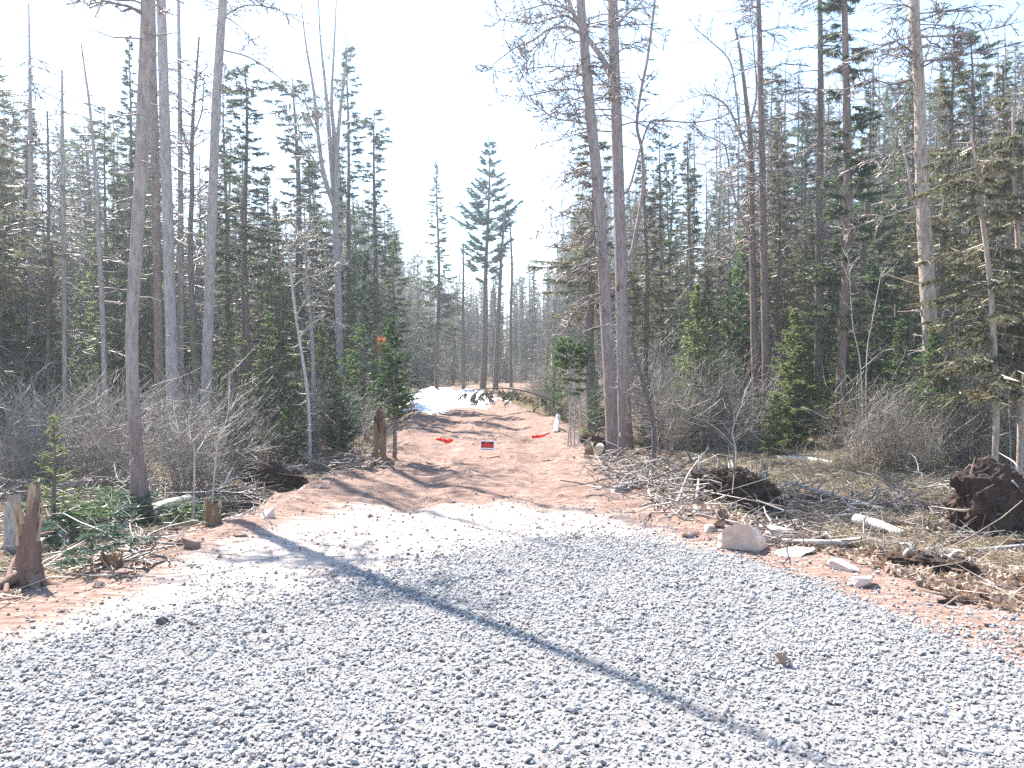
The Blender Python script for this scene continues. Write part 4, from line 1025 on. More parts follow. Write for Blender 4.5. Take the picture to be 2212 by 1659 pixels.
SHR = [shrub_mesh(500, 2.4, 15, .5, kids=(3, 5), r=.015), shrub_mesh(501, 2.0, 17, .7, kids=(3, 5), r=.014), shrub_mesh(502, 2.8, 11, .4, 'twig_dark', kids=(3, 5), r=.014), shrub_mesh(503, 1.6, 20, .9, 'twig_tan', kids=(3, 5), r=.012), shrub_mesh(504, 2.2, 14, .55, 'twig_grey', .013, 2, 'brownleaf', (3, 5))]
P = []
while len(P) < 520:
    d = 14 + 66 * rng.random() ** .9; xv = rng.uniform(-400, 2600); x = (xv - 1106) / FV * d; s = float(sdrive(A([x]), A([d]))[0])
    if s > -1.2 or (x > 0 and d < 22) or (x < 0 and d < 22): continue
    P.append((x, d, hz(x, d), s))
P = A(P); n = len(P); sc = rng.uniform(.45, 1.05, n) * np.clip(.55 + .22 * -P[:, 3], .6, 1.1)
scatter('undergrowth', P[:, :3], np.stack([rng.normal(0, .12, n), rng.normal(0, .12, n), rng.uniform(0, 6.28, n)], 1), np.stack([sc, sc, sc], 1), SHR, 'tangle of bare grey brush filling the wood under the trees', 4)

# single bushes one can pick out
BUSH = {}


def bush(i, label, x, yb, h, group, sx=1.0):
    b = gp(x, yb); ph = [2.4, 2.0, 2.8, 1.6, 2.2][i]; s = h / ph
    if i not in BUSH:
        o = link('alder_bush', SHR[i], None, b); BUSH[i] = o
    else:
        o = BUSH[i].copy(); COL.objects.link(o); o.location = b
    o.rotation_euler = (0, 0, R0.uniform(0, 6.28)); o.scale = (s * sx, s * sx, s)
    return tag(o, label, 'bush', group)


G = 'bare bushes along the edges of the drive'
for a in [(0, 'wide pale grey bush in front of the light green fir, right of the big pair', 1500, 985, 2.0, G, 1.2), (1, 'spreading grey bush on the bank straight right of the big pair', 1570, 985, 1.6, G, 1.2), (0, 'slim bare bush touching the right side of the big pair', 1432, 975, 2.2, G, .8), (2, 'dark many stemmed bush left of the flaky trunk', 1925, 1020, 1.5, G, 1.3), (0, 'dense grey bush below the small fir in front of the flaky trunk', 1985, 1030, 1.3, G, 1.3), (1, 'grey bush between the lime fir and the dark many stemmed bush', 1850, 1010, 1.6, G, 1.2),
          (2, 'tall brush clump just right of the flaky trunk', 2075, 1020, 2.4, G, 1.0), (4, 'leafless brown tipped bush by the right edge above the root plate', 2150, 1010, 2.2, G, 1.1), (0, 'pale bush growing behind the root plate at the right edge', 2200, 1020, 2.6, G, 1.0), (3, 'low tan bush left of the white log', 1780, 1040, .8, G, 1.2),
          (1, 'grey bush on the ditch bank right of the nearest left trunk', 400, 1060, 1.5, G, 1.2), (0, 'pale forked bush above the dark ditch', 455, 1065, 2.1, G, .9), (2, 'dark bush left of the nearest left trunk', 230, 1070, 1.4, G, 1.3), (1, 'silvery bush at the left edge behind the splintered stump', 30, 1060, 1.7, G, 1.3), (0, 'tangled bush behind the fir sapling at left', 140, 1050, 1.8, G, 1.2), (3, 'low brush clump over the dark ditch', 560, 1010, 1.1, G, 1.3), (4, 'brown tipped bush above the ditch left of the stump', 690, 985, 1.7, G, 1.1), (0, 'grey bush directly left of the brown stump', 775, 975, 1.6, G, 1.0), (1, 'grey bush behind the brown stump', 830, 930, 1.8, G, 1.0), (2, 'dark bush on the left edge of the drive past the stump', 872, 880, 2.0, G, 1.0), (1, 'grey bush on the right verge before the little topiary spruce', 1180, 885, 1.7, G, 1.1), (3, 'tan bush at the foot of the topiary spruce', 1262, 930, 1.2, G, 1.1), (0, 'pale bush between topiary spruce and big pair', 1285, 915, 1.9, G, .9)]:
    bush(*a)
rr_ = np.random.default_rng(95); G2 = 'grey brush filling the bank'
for (x0, x1, y0, y1, n, h0, h1, lab, g2) in [(1400, 1650, 950, 1005, 13, 1.0, 2.2, 'grey alder brush right of the big pair', 'grey alder brush right of the big pair'), (1800, 2080, 975, 1040, 13, .8, 1.9, 'grey brush round the foot of the flaky trunk', 'grey brush round the foot of the flaky trunk'), (2060, 2240, 985, 1035, 9, 1.2, 2.8, 'tall grey brush behind the root plate at right', 'tall grey brush behind the root plate at right'), (310, 540, 985, 1070, 13, .6, 1.9, 'tangled grey brush right of the nearest left trunk', 'tangled grey brush right of the nearest left trunk'), (-40, 290, 990, 1075, 13, .6, 2.0, 'tangled grey brush left of the nearest left trunk', 'tangled grey brush left of the nearest left trunk'), (560, 840, 920, 990, 9, .6, 1.6, 'grey brush between the dark ditch and the brown stump', 'grey brush between the dark ditch and the brown stump'), (1150, 1290, 850, 910, 8, 1.2, 2.2, 'pale brush on the right verge behind the topiary spruce', 'pale brush on the right verge behind the topiary spruce')]:
    for q in range(n): bush(int(rr_.choice([0, 1, 2, 3, 4], p=[.36, .28, .14, .1, .12])), lab, rr_.uniform(x0, x1), rr_.uniform(y0, y1), rr_.uniform(h0, h1), g2, rr_.uniform(.9, 1.3))
# round green juniper like bushes
for k, (lab, x, yb, h, w, seed, lf) in enumerate([('rounded grey green juniper bush left of the brown stump', 742, 985, 1.45, .8, 510, 'spruce_blue'), ('dark green low spruce bush above the ditch', 625, 1010, 1.25, .7, 511, 'fir'), ('low dark evergreen at the edge of the ditch', 500, 1020, .9, .75, 512, 'spruce'), ('low evergreen at the foot of the rear pair trunk', 1300, 935, .7, .6, 513, 'fir'), ('dark evergreen behind the lime fir', 1560, 930, 1.5, .8, 514, 'spruce'), ('low yellow green evergreen on the right verge', 1215, 905, .8, .7, 515, 'lime')]):
    b = gp(x, yb); plant('evergreen_bush', sapling_meshes(seed, h, w, 70, .05, .014, 10, lf, cb=.03, prof=.45, droop=-.2, up=.3, tln=10), lab, 'bush', b, 'evergreen bushes')

# ------------------------------------------------------------------ litter on the ground
def ground_points(n, rng, x0, x1, y0, y1, ok):
    out = []; c = 0
    while c < n:
        x = rng.uniform(x0, x1, n); y = y0 + (y1 - y0) * rng.random(n) ** 1.4; k = ok(x, y) & (np.abs(x) < y * .72 + .5)
        out.append(np.stack([x[k], y[k]], 1)); c += k.sum()
    p = np.concatenate(out)[:n]; return np.concatenate([p, hgt(p[:, 0], p[:, 1])[:, None]], 1)


off = lambda x, y: sdrive(x, y) < -.25
mb = MB(); leafm = []
for k in range(4):
    m = MB(); rr = np.random.default_rng(k); a = np.linspace(0, 6.283, 9)[:-1]; rad = (.5 + .18 * np.cos(a * 3 + k)) * np.where(np.arange(8) % 2, .75, 1)
    v = np.stack([np.cos(a) * rad, np.sin(a) * rad * .6, .12 * np.cos(a * 2 + k) + rr.normal(0, .05, 8)], 1); v = np.concatenate([v, [[0, 0, -.05]]])
    m.add(v, [(i, (i + 1) % 8, 8) for i in range(8)], 0, False); leafm.append(m.mesh('fallen_leaf', M['brownleaf']))
p = ground_points(20000, rng, -14, 14, 4.0, 22, off); n = len(p); s = rng.uniform(.03, .095, n); p[:, 2] += .012
scatter('fallen_leaves', p, np.stack([rng.normal(0, .4, n), rng.normal(0, .4, n), rng.uniform(0, 6.28, n)], 1), np.stack([s, s, s], 1), leafm, 'dry brown leaves fallen on the forest floor', 5)
p = ground_points(5200, rng, 1.8, 8, 4.2, 10.5, lambda x, y: (sdrive(x, y) < -.1)); n = len(p); s = rng.uniform(.05, .13, n); p[:, 2] += .03
scatter('fallen_leaves', p, np.stack([rng.normal(0, .5, n), rng.normal(0, .5, n), rng.uniform(0, 6.28, n)], 1), np.stack([s, s, s], 1), leafm, 'pale and brown dead leaves matted on the lower right bank', 9)
# twigs and small sticks
p = ground_points(9000, rng, -14, 14, 4.2, 20, lambda x, y: sdrive(x, y) < -.15); n = len(p); az = rng.uniform(0, 6.28, n); l = rng.lognormal(math.log(.22), .6, n)
q = p + np.stack([np.cos(az) * l, np.sin(az) * l, rng.uniform(-.05, .3, n) * l], 1); q[:, 2] = np.maximum(q[:, 2], hgt(q[:, 0], q[:, 1]) + .01); mb = MB(); r_ = rng.uniform(.003, .010, n)
mid = (p + q) / 2 + rng.normal(0, .02, (n, 3)); p[:, 2] += .01; mid[:, 2] += .012; mb.segs(p, mid, r_, r_ * .8, 0); mb.segs(mid, q, r_ * .8, r_ * .4, 0)
tag(mb.build('twig_litter', M['twig_tan']), 'broken grey and tan twigs littering the banks beside the drive', kind='stuff')
p = ground_points(900, rng, -5, 6, 4.5, 26, lambda x, y: (sdrive(x, y) > -.4) & (sdpoly(GPOLY, x, y) < -.2)); n = len(p); az = rng.uniform(0, 6.28, n); l = rng.lognormal(math.log(.08), .5, n); mb = MB()
p[:, 2] += .006; mb.segs(p, p + np.stack([np.cos(az) * l, np.sin(az) * l, rng.uniform(-.02, .12, n) * l], 1), .004, .002, 0)
tag(mb.build('twig_litter', M['twig_dark']), 'tiny dark twigs and bark bits on the clay of the drive', kind='stuff')
clods = [rock_mesh('clay_clod', 600 + i, M['ground'], 6, 1, .3, (1, .8, .6)) for i in range(4)]
for m in clods:
    m.materials.clear(); m.materials.append(M['boulder'] if 0 else M['redsoil'])
M['clay'] = plain('loose clay', (0.13, 0.085, 0.068), (0.29, 0.22, 0.185), 9, .95, .6, .02)
for m in clods: m.materials.clear(); m.materials.append(M['clay'])
p = ground_points(9000, rng, -5.5, 6, 4.2, 30, lambda x, y: (sdrive(x, y) > -1.1) & (sdpoly(GPOLY, x, y) < .1) & (fbm(x * 1.1, y * 2.2, 2, 51) + .25 * (np.abs(sdrive(x, y)) < .5) > .05)); n = len(p); s = rng.lognormal(math.log(.014), .6, n)
scatter('clay_clods', p, rng.uniform(0, 6.28, (n, 3)), np.stack([s, s, s], 1), clods, 'crumbled red clay clods strewn on the drive and its berms', 6)
# straw coloured grass of the clearing
tuf = []
for k in range(4):
    rr = np.random.default_rng(700 + k); m = MB(); nb = 34; az = rr.uniform(0, 6.28, nb); h = rr.uniform(.5, 1.0, nb); ln = rr.uniform(.15, .9, nb); B = np.stack([np.cos(az), np.sin(az), 0 * az], 1) * rr.uniform(0, .1, (nb, 1)); D1 = np.stack([np.cos(az) * ln * .4, np.sin(az) * ln * .4, .6 + 0 * az], 1) * h[:, None]
    D2 = np.stack([np.cos(az) * ln * .7, np.sin(az) * ln * .7, .25 - .5 * ln], 1) * h[:, None]; m.segs(B, B + D1, .014, .010, 0); m.segs(B + D1, B + D1 + D2, .010, .003, 0); tuf.append(m.mesh('grass_tuft', M['straw']))
p = ground_points(2600, rng, 3.5, 13, 9, 22, lambda x, y: (np.exp(-(((x - 7.6) / 2.6) ** 2 + ((y - 16.5) / 2.6) ** 2)) > rng.random(len(x)) * .9)); n = len(p); s = rng.uniform(.15, .42, n)
scatter('dry_grass', p, np.stack([rng.normal(0, .25, n), rng.normal(0, .25, n), rng.uniform(0, 6.28, n)], 1), np.stack([s, s, s], 1), tuf, 'straw coloured dead grass in the right clearing', 7)
p = ground_points(1800, rng, -14, 12, 7, 26, lambda x, y: (sdrive(x, y) < -.6) & (fbm(x * .6, y * .6, 2, 61) > .1)); n = len(p); s = rng.uniform(.12, .3, n)
scatter('dry_grass', p, np.stack([rng.normal(0, .25, n), rng.normal(0, .25, n), rng.uniform(0, 6.28, n)], 1), np.stack([s, s, s], 1), tuf, 'thin dead grass tufts among the brush', 8)

# old snow on the bend
xs = np.arange(-7.5, 6, .12); ys = np.arange(24, 62, .2); X, Y = np.meshgrid(xs, ys); sv = sdrive(X, Y); cxm = (np.interp(Y, LE[:, 0], LE[:, 1]) + np.interp(Y, RE[:, 0], RE[:, 1])) / 2
mk = np.minimum(np.minimum((Y - 29.5) / 3, (45 - Y) / 4), 1.2) - .22 * np.maximum(0, X - cxm - .8) * np.maximum(0, 34 - Y) * .5 + 2.0 * fbm(X * .5, Y * .45, 3, 71) + .2 - .8 * np.maximum(0, -sv - .8) - 1.2 * np.maximum(0, X - cxm - .5)
mk = np.maximum(mk, np.minimum((Y - 24.5) / 2, (30 - Y) / 2) * .5 - np.abs(X - np.interp(Y, LE[:, 0], LE[:, 1]) - .5) + .4 * fbm(X * .8, Y * .4, 2, 72))
Z = hgt(X, Y) + np.clip(mk, -.2, .5) * .16; v = np.stack([X.ravel(), Y.ravel(), Z.ravel()], 1); vid = np.arange(X.size).reshape(X.shape)
q = np.stack([vid[:-1, :-1], vid[:-1, 1:], vid[1:, 1:], vid[1:, :-1]], -1).reshape(-1, 4); q = q[(mk.ravel()[q] > -.1).any(1)]; u, inv = np.unique(q, return_inverse=True)
M['snow'] = plain('old snow', (.66, .69, .72), (.80, .81, .82), 3, .7, .4, .03, .3)
mb = MB(); mb.add(v[u], inv.reshape(-1, 4)); tag(mb.build('snow', M['snow']), 'melting white snow lying across the drive at the bend', kind='stuff')
# standing water in the hollow
t = NT('bog water'); M['water'] = t.pbr((0.022, 0.014, 0.008), 0.06, t.bump(t.noise(t.pos(), 6, 2), .06, .01), .5)
a = np.linspace(0, 6.283, 40)[:-1]; v = np.stack([3.75 + 1.5 * np.cos(a), 11.35 + 1.0 * np.sin(a), 0 * a + hz(3.7, 11.4) + .10], 1)
mb = MB(); v = np.concatenate([v, [[3.75, 11.35, v[0, 2]]]]); mb.add(v, [(i, (i + 1) % 39, 39) for i in range(39)]); tag(mb.build('puddle', M['water']), 'dark brown bog water in the hollow beside the right root plate', kind='structure')

# haze volume added to brighten the wood, standing in for lens glare
hb = MB(); hb.box((-330, -75, -3.0), (330, 360, 19.5)); t = NT('lens glare haze'); pv = t.n('ShaderNodeVolumePrincipled')
pv.inputs['Color'].default_value = (.93, .96, 1.0, 1); pv.inputs['Density'].default_value = 0.0022; pv.inputs['Anisotropy'].default_value = 0.7
t.t.links.new(pv.outputs[0], t.out.inputs['Volume']); tag(hb.build('haze', t.mat), 'thin added haze between the trees, standing in for lens glare', kind='stuff')
# ------------------------------------------------------------------ logs, stumps, root plates, boulders
def log(name, label, pts, r0, r1, mat, group='fallen logs', k=12, end='cutend', stubs=0, seed=1):
    P = A(pts); b = P[0].copy(); C = curve(P - b, 24); n = len(C); mb = MB(); mb.tube(C, np.linspace(r0, r1, n), k, 0, True, 1, .07, seed)
    o = mb.mesh(name, [M[mat], M[end]]); o = link(name, o, None, b); tag(o, label, 'log', group)
    rng = np.random.default_rng(seed)
    for j in range(stubs):
        p = along(C, rng.uniform(.1, .9)); d = unit(rng.normal(size=3) + UP * .8); m = MB(); l = rng.uniform(.12, .45); m.tube([p, p + d * l * .6, p + d * l + rng.normal(0, .03, 3)], [.022, .014, .008], 6, 0, True); m.build('branch_stub', M[mat], o)
    return o


def lay(x, y, up=.0): p = gp(x, y); return p + UP * up


log('fallen_log', 'grey fallen log lying left of the mossy trunk foot, half under green boughs', [lay(78, 1195, .05), lay(140, 1180, .08), lay(200, 1165, .09), lay(262, 1150, .08)], .095, .085, 'dead_wood', stubs=3, seed=2)
log('fallen_log', 'pale fallen log just right of the mossy trunk foot', [lay(322, 1118, .08), lay(360, 1105, .10), lay(408, 1092, .10)], .085, .075, 'white_wood', stubs=1, seed=3)
log('fallen_log', 'mossy fallen trunk on the forest floor left of the nearest trunk', [lay(80, 1078, .12), lay(160, 1068, .16), lay(250, 1055, .16), lay(300, 1050, .14)], .07, .05, 'dead_wood', stubs=4, seed=4)
log('white_log', 'short bleached white log lying across the right debris', [lay(1850, 1138, .10), lay(1900, 1150, .09), lay(1952, 1165, .06)], .075, .05, 'white_wood', stubs=0, seed=5)
log('fallen_pole', 'long thin grey pole lying level right of the boulders', [lay(1690, 1180, .05), lay(1820, 1188, .06), lay(1960, 1194, .05), lay(2080, 1200, .05), lay(2230, 1190, .06)], .022, .030, 'dead_wood', stubs=2, seed=6)
log('fallen_pole', 'dark forked pole behind the boulders', [lay(1660, 1150, .04), lay(1740, 1136, .10), lay(1830, 1128, .10), lay(1890, 1122, .08)], .03, .02, 'dead_wood', stubs=3, seed=7)
log('fallen_log', 'weathered log lying below the lime green fir in the clearing', [lay(1676, 1003, .10), lay(1740, 1008, .12), lay(1800, 1016, .10)], .10, .085, 'white_wood', stubs=3, seed=8)
log('fallen_pole', 'grey pole slanting across the dead grass right of the dark root plate', [lay(1700, 1060, .15), lay(1760, 1080, .16), lay(1850, 1100, .12), lay(1920, 1116, .10)], .022, .012, 'dead_wood', stubs=5, seed=9)
log('fallen_pole', 'reddish stick lying on the brush pile below the big pair', [lay(1390, 1060, .10), lay(1450, 1050, .25), lay(1510, 1030, .35)], .018, .012, 'bark_rust', stubs=1, seed=10)
log('fallen_pole', 'pale upright broken stick leaning in the debris left of the dark root plate', [lay(1500, 1110, .0), lay(1508, 1080, .25), lay(1510, 1060, .55)], .022, .012, 'white_wood', stubs=0, seed=11)
log('fallen_pole', 'grey stick propped over the debris left of the dark root plate', [lay(1462, 1090, .03), lay(1490, 1060, .3), lay(1530, 1035, .55)], .018, .010, 'dead_wood', stubs=2, seed=12)
log('fallen_log', 'cut log end showing at the foot of the big pair', [lay(1292, 985, .10), lay(1306, 965, .12), lay(1322, 950, .10)], .085, .08, 'white_wood', stubs=0, seed=13)
log('fallen_pole', 'thin stick lying across the rough bank at the lower right', [lay(1990, 1240, .02), lay(2060, 1228, .05), lay(2130, 1222, .04)], .02, .012, 'bark_rust', stubs=3, seed=14)
log('fallen_log', 'short pale post end on the right verge opposite the ribbon', [lay(1200, 935, .0), lay(1203, 925, .12), lay(1206, 920, .26)], .06, .055, 'white_wood', stubs=0, seed=15)
log('fallen_pole', 'crooked grey stick poking from the ditch bank below the leaning grey trunk', [lay(430, 1120, .02), lay(455, 1098, .18), lay(500, 1080, .34), lay(530, 1078, .36)], .014, .007, 'white_wood', stubs=2, seed=16)
log('fallen_pole', 'thin pale stick lying over the green boughs left of the mossy trunk', [lay(200, 1215, .02), lay(250, 1200, .12), lay(330, 1230, .04)], .010, .006, 'white_wood', stubs=1, seed=17)
log('fallen_pole', 'dark curved root rising beside the splintered stump at lower left', [lay(10, 1290, .0), lay(30, 1262, .18), lay(80, 1235, .30), lay(120, 1205, .28)], .020, .009, 'bark_rust', stubs=0, seed=18)


def shards(mb, rng, c, n, h, w, lean, mat=0, rad=.06):
    for k in range(n):
        a = rng.uniform(0, 6.28); p = c + A([math.cos(a), math.sin(a), 0]) * rad * rng.random(); d = unit(A([math.cos(a) * lean, math.sin(a) * lean, 1]) + rng.normal(0, .1, 3)); l = h * rng.uniform(.3, 1)
        mb.segs([p, p + d * l * .5], [p + d * l * .5, p + d * l + rng.normal(0, .01, 3)], [w, w * .8], [w * .8, w * .1], mat, 4)


def stump(label, x, yb, h, r, mat, seed, jag=.5, roots=5, rl=.5, group='broken stumps', splint='split', gap=None):
    b = gp(x, yb); rng = np.random.default_rng(seed); o = thing('tree_stump', label, 'stump', b, group)
    k = 26; nz = 16; a = np.arange(k) * 6.283 / k; w_ = rng.random(k); w_ = (w_ + np.roll(w_, 1) + .5 * np.roll(w_, 2)) / 2.5
    top = h * (1 - jag * np.clip(.45 + .45 * np.sin(a + seed) + 1.1 * (w_ - .5), 0, 1)); mb = MB(); V = []
    for i in range(nz):
        t = i / (nz - 1); rr = r * (1 + .55 * np.exp(-t * 7) - .12 * t) * (1 + .09 * np.sin(a * 5 + seed) + .06 * rng.normal(size=k)); V.append(np.stack([np.cos(a) * rr, np.sin(a) * rr, top * t - .15 * (1 - t)], 1))
    for t, sh in ((.82, .72), (.4, .55)):
        V.append(np.stack([np.cos(a) * r * sh, np.sin(a) * r * sh, top * t], 1))
    V = A(V); q = np.stack([np.arange(k), (np.arange(k) + 1) % k, (np.arange(k) + 1) % k + k, np.arange(k) + k], 1)
    mb.add(V[:nz].reshape(-1, 3), ((np.arange(nz - 1) * k)[:, None, None] + q[None]).reshape(-1, 4), 0); mb.add(V[nz - 1:].reshape(-1, 3), ((np.arange(2) * k)[:, None, None] + q[None]).reshape(-1, 4), 1, False)
    mb.add(np.concatenate([V[-1], [[0, 0, h * .2]]]), [(i, (i + 1) % k, k) for i in range(k)], 1, False); mb.build('stump_wood', [M[mat], M[splint]], o)
    for j in range(5):
        m = MB(); aa = rng.uniform(0, 6.28); p = A([math.cos(aa) * r * .75, math.sin(aa) * r * .75, h * rng.uniform(.35, .7)]); shards(m, rng, p, 2, h * .38, r * .22, .08, 0, r * .2); m.build('splinter', M[splint], o)
    for j in range(roots):
        aa = j * 6.283 / roots + rng.normal(0, .3); u = np.linspace(0, 1, 8)[:, None]; l = rl * rng.uniform(.6, 1.2); Q = A([math.cos(aa), math.sin(aa), 0]) * (r * .7 + l * u) + UP * (.22 * h * (1 - u) ** 2 - .08) + rng.normal(0, .02, (8, 3)); m = MB(); m.tube(Q, r * .5 * (1 - .75 * u[:, 0]), 8, bump=.12, seed=j + seed); m.build('root', M[mat], o)
    return o


stump('rotten brown stump with an orange jagged top at the left edge of the drive', 820, 1004, .92, .095, 'rot', 801, .45, 5, .25, None, 'rot')
stump('tall splintered stump with yellow torn wood and spread roots at the lower left corner', 62, 1268, .78, .085, 'bark_rust', 802, .55, 6, .6, None)
stump('pale rotten snag stub at the left edge behind the splintered stump', 28, 1195, .62, .085, 'dead_wood', 803, .4, 4, .3, None)
stump('low orange splintered stump on the ditch bank right of the pale log', 460, 1135, .30, .08, 'rot', 804, .7, 5, .3, None)
stump('small torn root stub among the boughs in front of the grey log', 240, 1225, .14, .08, 'rot', 805, .7, 5, .3, None)
stump('brown broken stub on the clay at the foot of the right bank', 1560, 1125, .16, .06, 'bark_rust', 806, .6, 5, .25, None)
stump('grey forked stub standing in the dead grass above the dark root plate', 1650, 1060, .55, .06, 'dead_wood', 807, .6, 5, .35, None)
stump('brown stub on the bank beside the cut log at the foot of the big pair', 1272, 990, .28, .08, 'rot', 808, .6, 4, .3, None)


def root_plate(label, x, yb, W, H, D, seed, mat, nroot, yaw=0.):
    import bmesh
    b = gp(x, yb); o = thing('root_plate', label, 'root ball', b, 'upturned root plates', yaw); bm = bmesh.new(); bmesh.ops.create_icosphere(bm, subdivisions=5, radius=1)
    for v in bm.verts:
        c = v.co.copy(); e = (abs(c.x) ** 3.5 + abs(c.y) ** 3.5 + abs(c.z) ** 3.5) ** (-1 / 3.5); c = c * e
        n = mnoise.fractal(v.co * 2.2 + Vector((seed, 0, 0)), 1.0, 2.0, 4) * .22 + .13 * mnoise.noise(v.co * 7) + .07 * mnoise.noise(v.co * 19)
        c *= 1 + n; hh = 1 - .35 * max(-.2, c.x); v.co = Vector((c.x * W / 2, c.y * D / 2, (c.z * .5 + .36) * H * hh))
    me = bpy.data.meshes.new('earth_mass'); bm.to_mesh(me); bm.free(); me.materials.append(M[mat]); link('earth_mass', me, o)
    rng = np.random.default_rng(seed)
    for j in range(nroot):
        a = rng.uniform(0, 6.28); e = rng.uniform(-.1, 1.2); d = A([math.cos(a) * math.cos(e), math.sin(a) * math.cos(e), math.sin(e)]); p = d * A([W * .4, D * .4, H * .4]) + UP * H * .36; l = rng.uniform(.2, .75) * min(1, W * .8) * (.45 if H < .2 else 1); d2 = unit(d + rng.normal(0, .5, 3))
        m = MB(); C = curve([p, p + d * l * .4, p + d * l * .5 + d2 * l * .5 - UP * .08], 9); m.tube(C, np.linspace(rng.uniform(.012, .035), .004, 9), 6, bump=.1); m.build('root', M[['bark_rust', 'dead_wood', 'twig_tan'][j % 3]], o)
    m = MB(); K = 260; a = rng.normal(size=(K, 3)); a = unit(a); a[:, 2] = abs(a[:, 2]); p = a * A([W * .5, D * .5, H * .5]) + UP * H * .36; m.segs(p, p + rng.normal(0, .09, (K, 3)) - UP * .04, .004, .002); tag(m.build('rootlets', M['twig_dark'], o), kind='stuff')
    return o


root_plate('black mass of torn roots and peat tipped up beside the bog water', 1600, 1092, 1.05, .62, .6, 811, 'soil', 16, .25)
root_plate('brown upturned root plate packed with red clay at the right edge', 2175, 1150, 1.35, .9, .58, 812, 'redsoil', 16, .2)
root_plate('dark earth hollow and roots torn open at the foot of the big pair', 1285, 968, .55, .34, .4, 813, 'soil', 8)
root_plate('ragged brown root mass in the brush pile left of the black one', 1530, 1060, .5, .36, .35, 814, 'redsoil', 12)
root_plate('low torn sod at the lower right, ringed with twigs', 2000, 1230, .75, .16, .35, 815, 'soil', 8)
root_plate('dark peat bank standing over the left ditch', 590, 1050, 1.1, .5, .45, 816, 'soil', 10)


def rock(label, x, yb, w, h, seed, mat, dep=.8, group='stones beside the drive', cat='boulder', sink=.25, rz=0.0, name='boulder'):
    b = gp(x, yb); me = rock_mesh(name, seed, M[mat], 8, 4, .07, (w / .76, w * dep / .76, h / .70), (.21, .36)); o = link(name, me, None, b + UP * h * (.5 - sink)); o.rotation_euler = (0, 0, rz)
    return tag(o, label, cat, group)


rock('largest pink boulder, flat topped, on the right bank at the gravel edge', 1618, 1185, .32, .20, 821, 'boulder', .8, sink=.1)
rock('blocky pink boulder tucked behind the largest one', 1677, 1172, .21, .19, 822, 'boulder', sink=.1)
rock('flat pale stone lying right of the two boulders', 1722, 1196, .24, .08, 823, 'boulder')
rock('pale flat stone on the clay right of the gravel, left of its twin', 1828, 1232, .15, .07, 824, 'boulder')
rock('rounded pinkish stone right of the pale flat one on the clay', 1868, 1266, .13, .08, 825, 'boulder')
rock('grey stone half hidden under the brush pile', 1355, 1052, .32, .12, 826, 'greystone')
rock('small brown stone set into the clay near the right edge', 2050, 1305, .09, .06, 827, 'redsoil', name='stone', cat='stone')
rock('single small stone on the bare clay at the far right', 2135, 1350, .06, .035, 828, 'clay', name='stone', cat='stone')
rock('round dark stone alone on the gravel at left', 352, 1350, .045, .042, 829, 'darkstone', name='stone', cat='stone', group=None)
rock('pale stone in the left berm above the ditch', 575, 1112, .13, .08, 830, 'boulder')
rock('brown stone on the clay below the orange splintered stump', 523, 1160, .11, .05, 831, 'clay', name='stone', cat='stone')
rock('rounded brown stone on the bank left of the black root plate', 1555, 1140, .11, .09, 832, 'redsoil', name='stone', cat='stone')
rock('small pale stone among twigs on the right bank', 1530, 1150, .09, .06, 833, 'boulder', name='stone', cat='stone')
rock('little white stone just above the largest boulder on the clay', 1490, 1160, .10, .05, 834, 'boulder', name='stone', cat='stone')
rock('reddish clay lump at the start of the long shadow', 408, 1180, .13, .09, 835, 'clay', name='stone', cat='stone')

# brush pile thrown off the right bank
rng = np.random.default_rng(840); out0, out1, rr = [], [], []
mb = MB()
for (x0, x1, y0, y1, n, zz) in [(1290, 1480, 995, 1065, 260, .30), (1400, 1660, 1035, 1115, 330, .25), (1640, 2212, 1060, 1190, 700, .14), (1950, 2240, 1030, 1110, 240, .35), (60, 330, 1130, 1240, 150, .12), (330, 560, 1055, 1115, 240, .3), (-40, 320, 1010, 1110, 460, .4), (600, 810, 990, 1030, 190, .28), (1600, 2212, 1010, 1120, 420, .12)]:
    for k in range(n):
        p = gp(rng.uniform(x0, x1), rng.uniform(y0, y1)); p = p + UP * (zz * rng.random() ** 1.5); az = rng.uniform(0, 6.28); l = rng.lognormal(math.log(.34), .5); d = A([math.cos(az), math.sin(az), rng.normal(0, .25)]); r_ = rng.uniform(.004, .011) if rng.random() < .95 else rng.uniform(.011, .017)
        for i in range(3):
            q = p + d * l / 3
            g = hz(q[0], q[1]) + .01
            if q[2] < g: q[2] = g
            out0.append(p); out1.append(q); rr.append(r_)
            if rng.random() < .6: e = q + unit(d + rng.normal(0, .6, 3)) * l * .3; out0.append(q); out1.append(e); rr.append(r_ * .6)
            p = q; d = unit(d + rng.normal(0, .26, 3))
out0, out1, rr = A(out0), A(out1), A(rr); dk = np.random.default_rng(5).random(len(rr)) < .6; mb.segs(out0[~dk], out1[~dk], rr[~dk], rr[~dk] * .75, 0, 4); mb.segs(out0[dk], out1[dk], rr[dk], rr[dk] * .75, 1, 4); tag(mb.build('brush_debris', [M['twig_grey'], M['twig_dark']]), 'heaps of cut and broken branches thrown along the banks', kind='stuff')

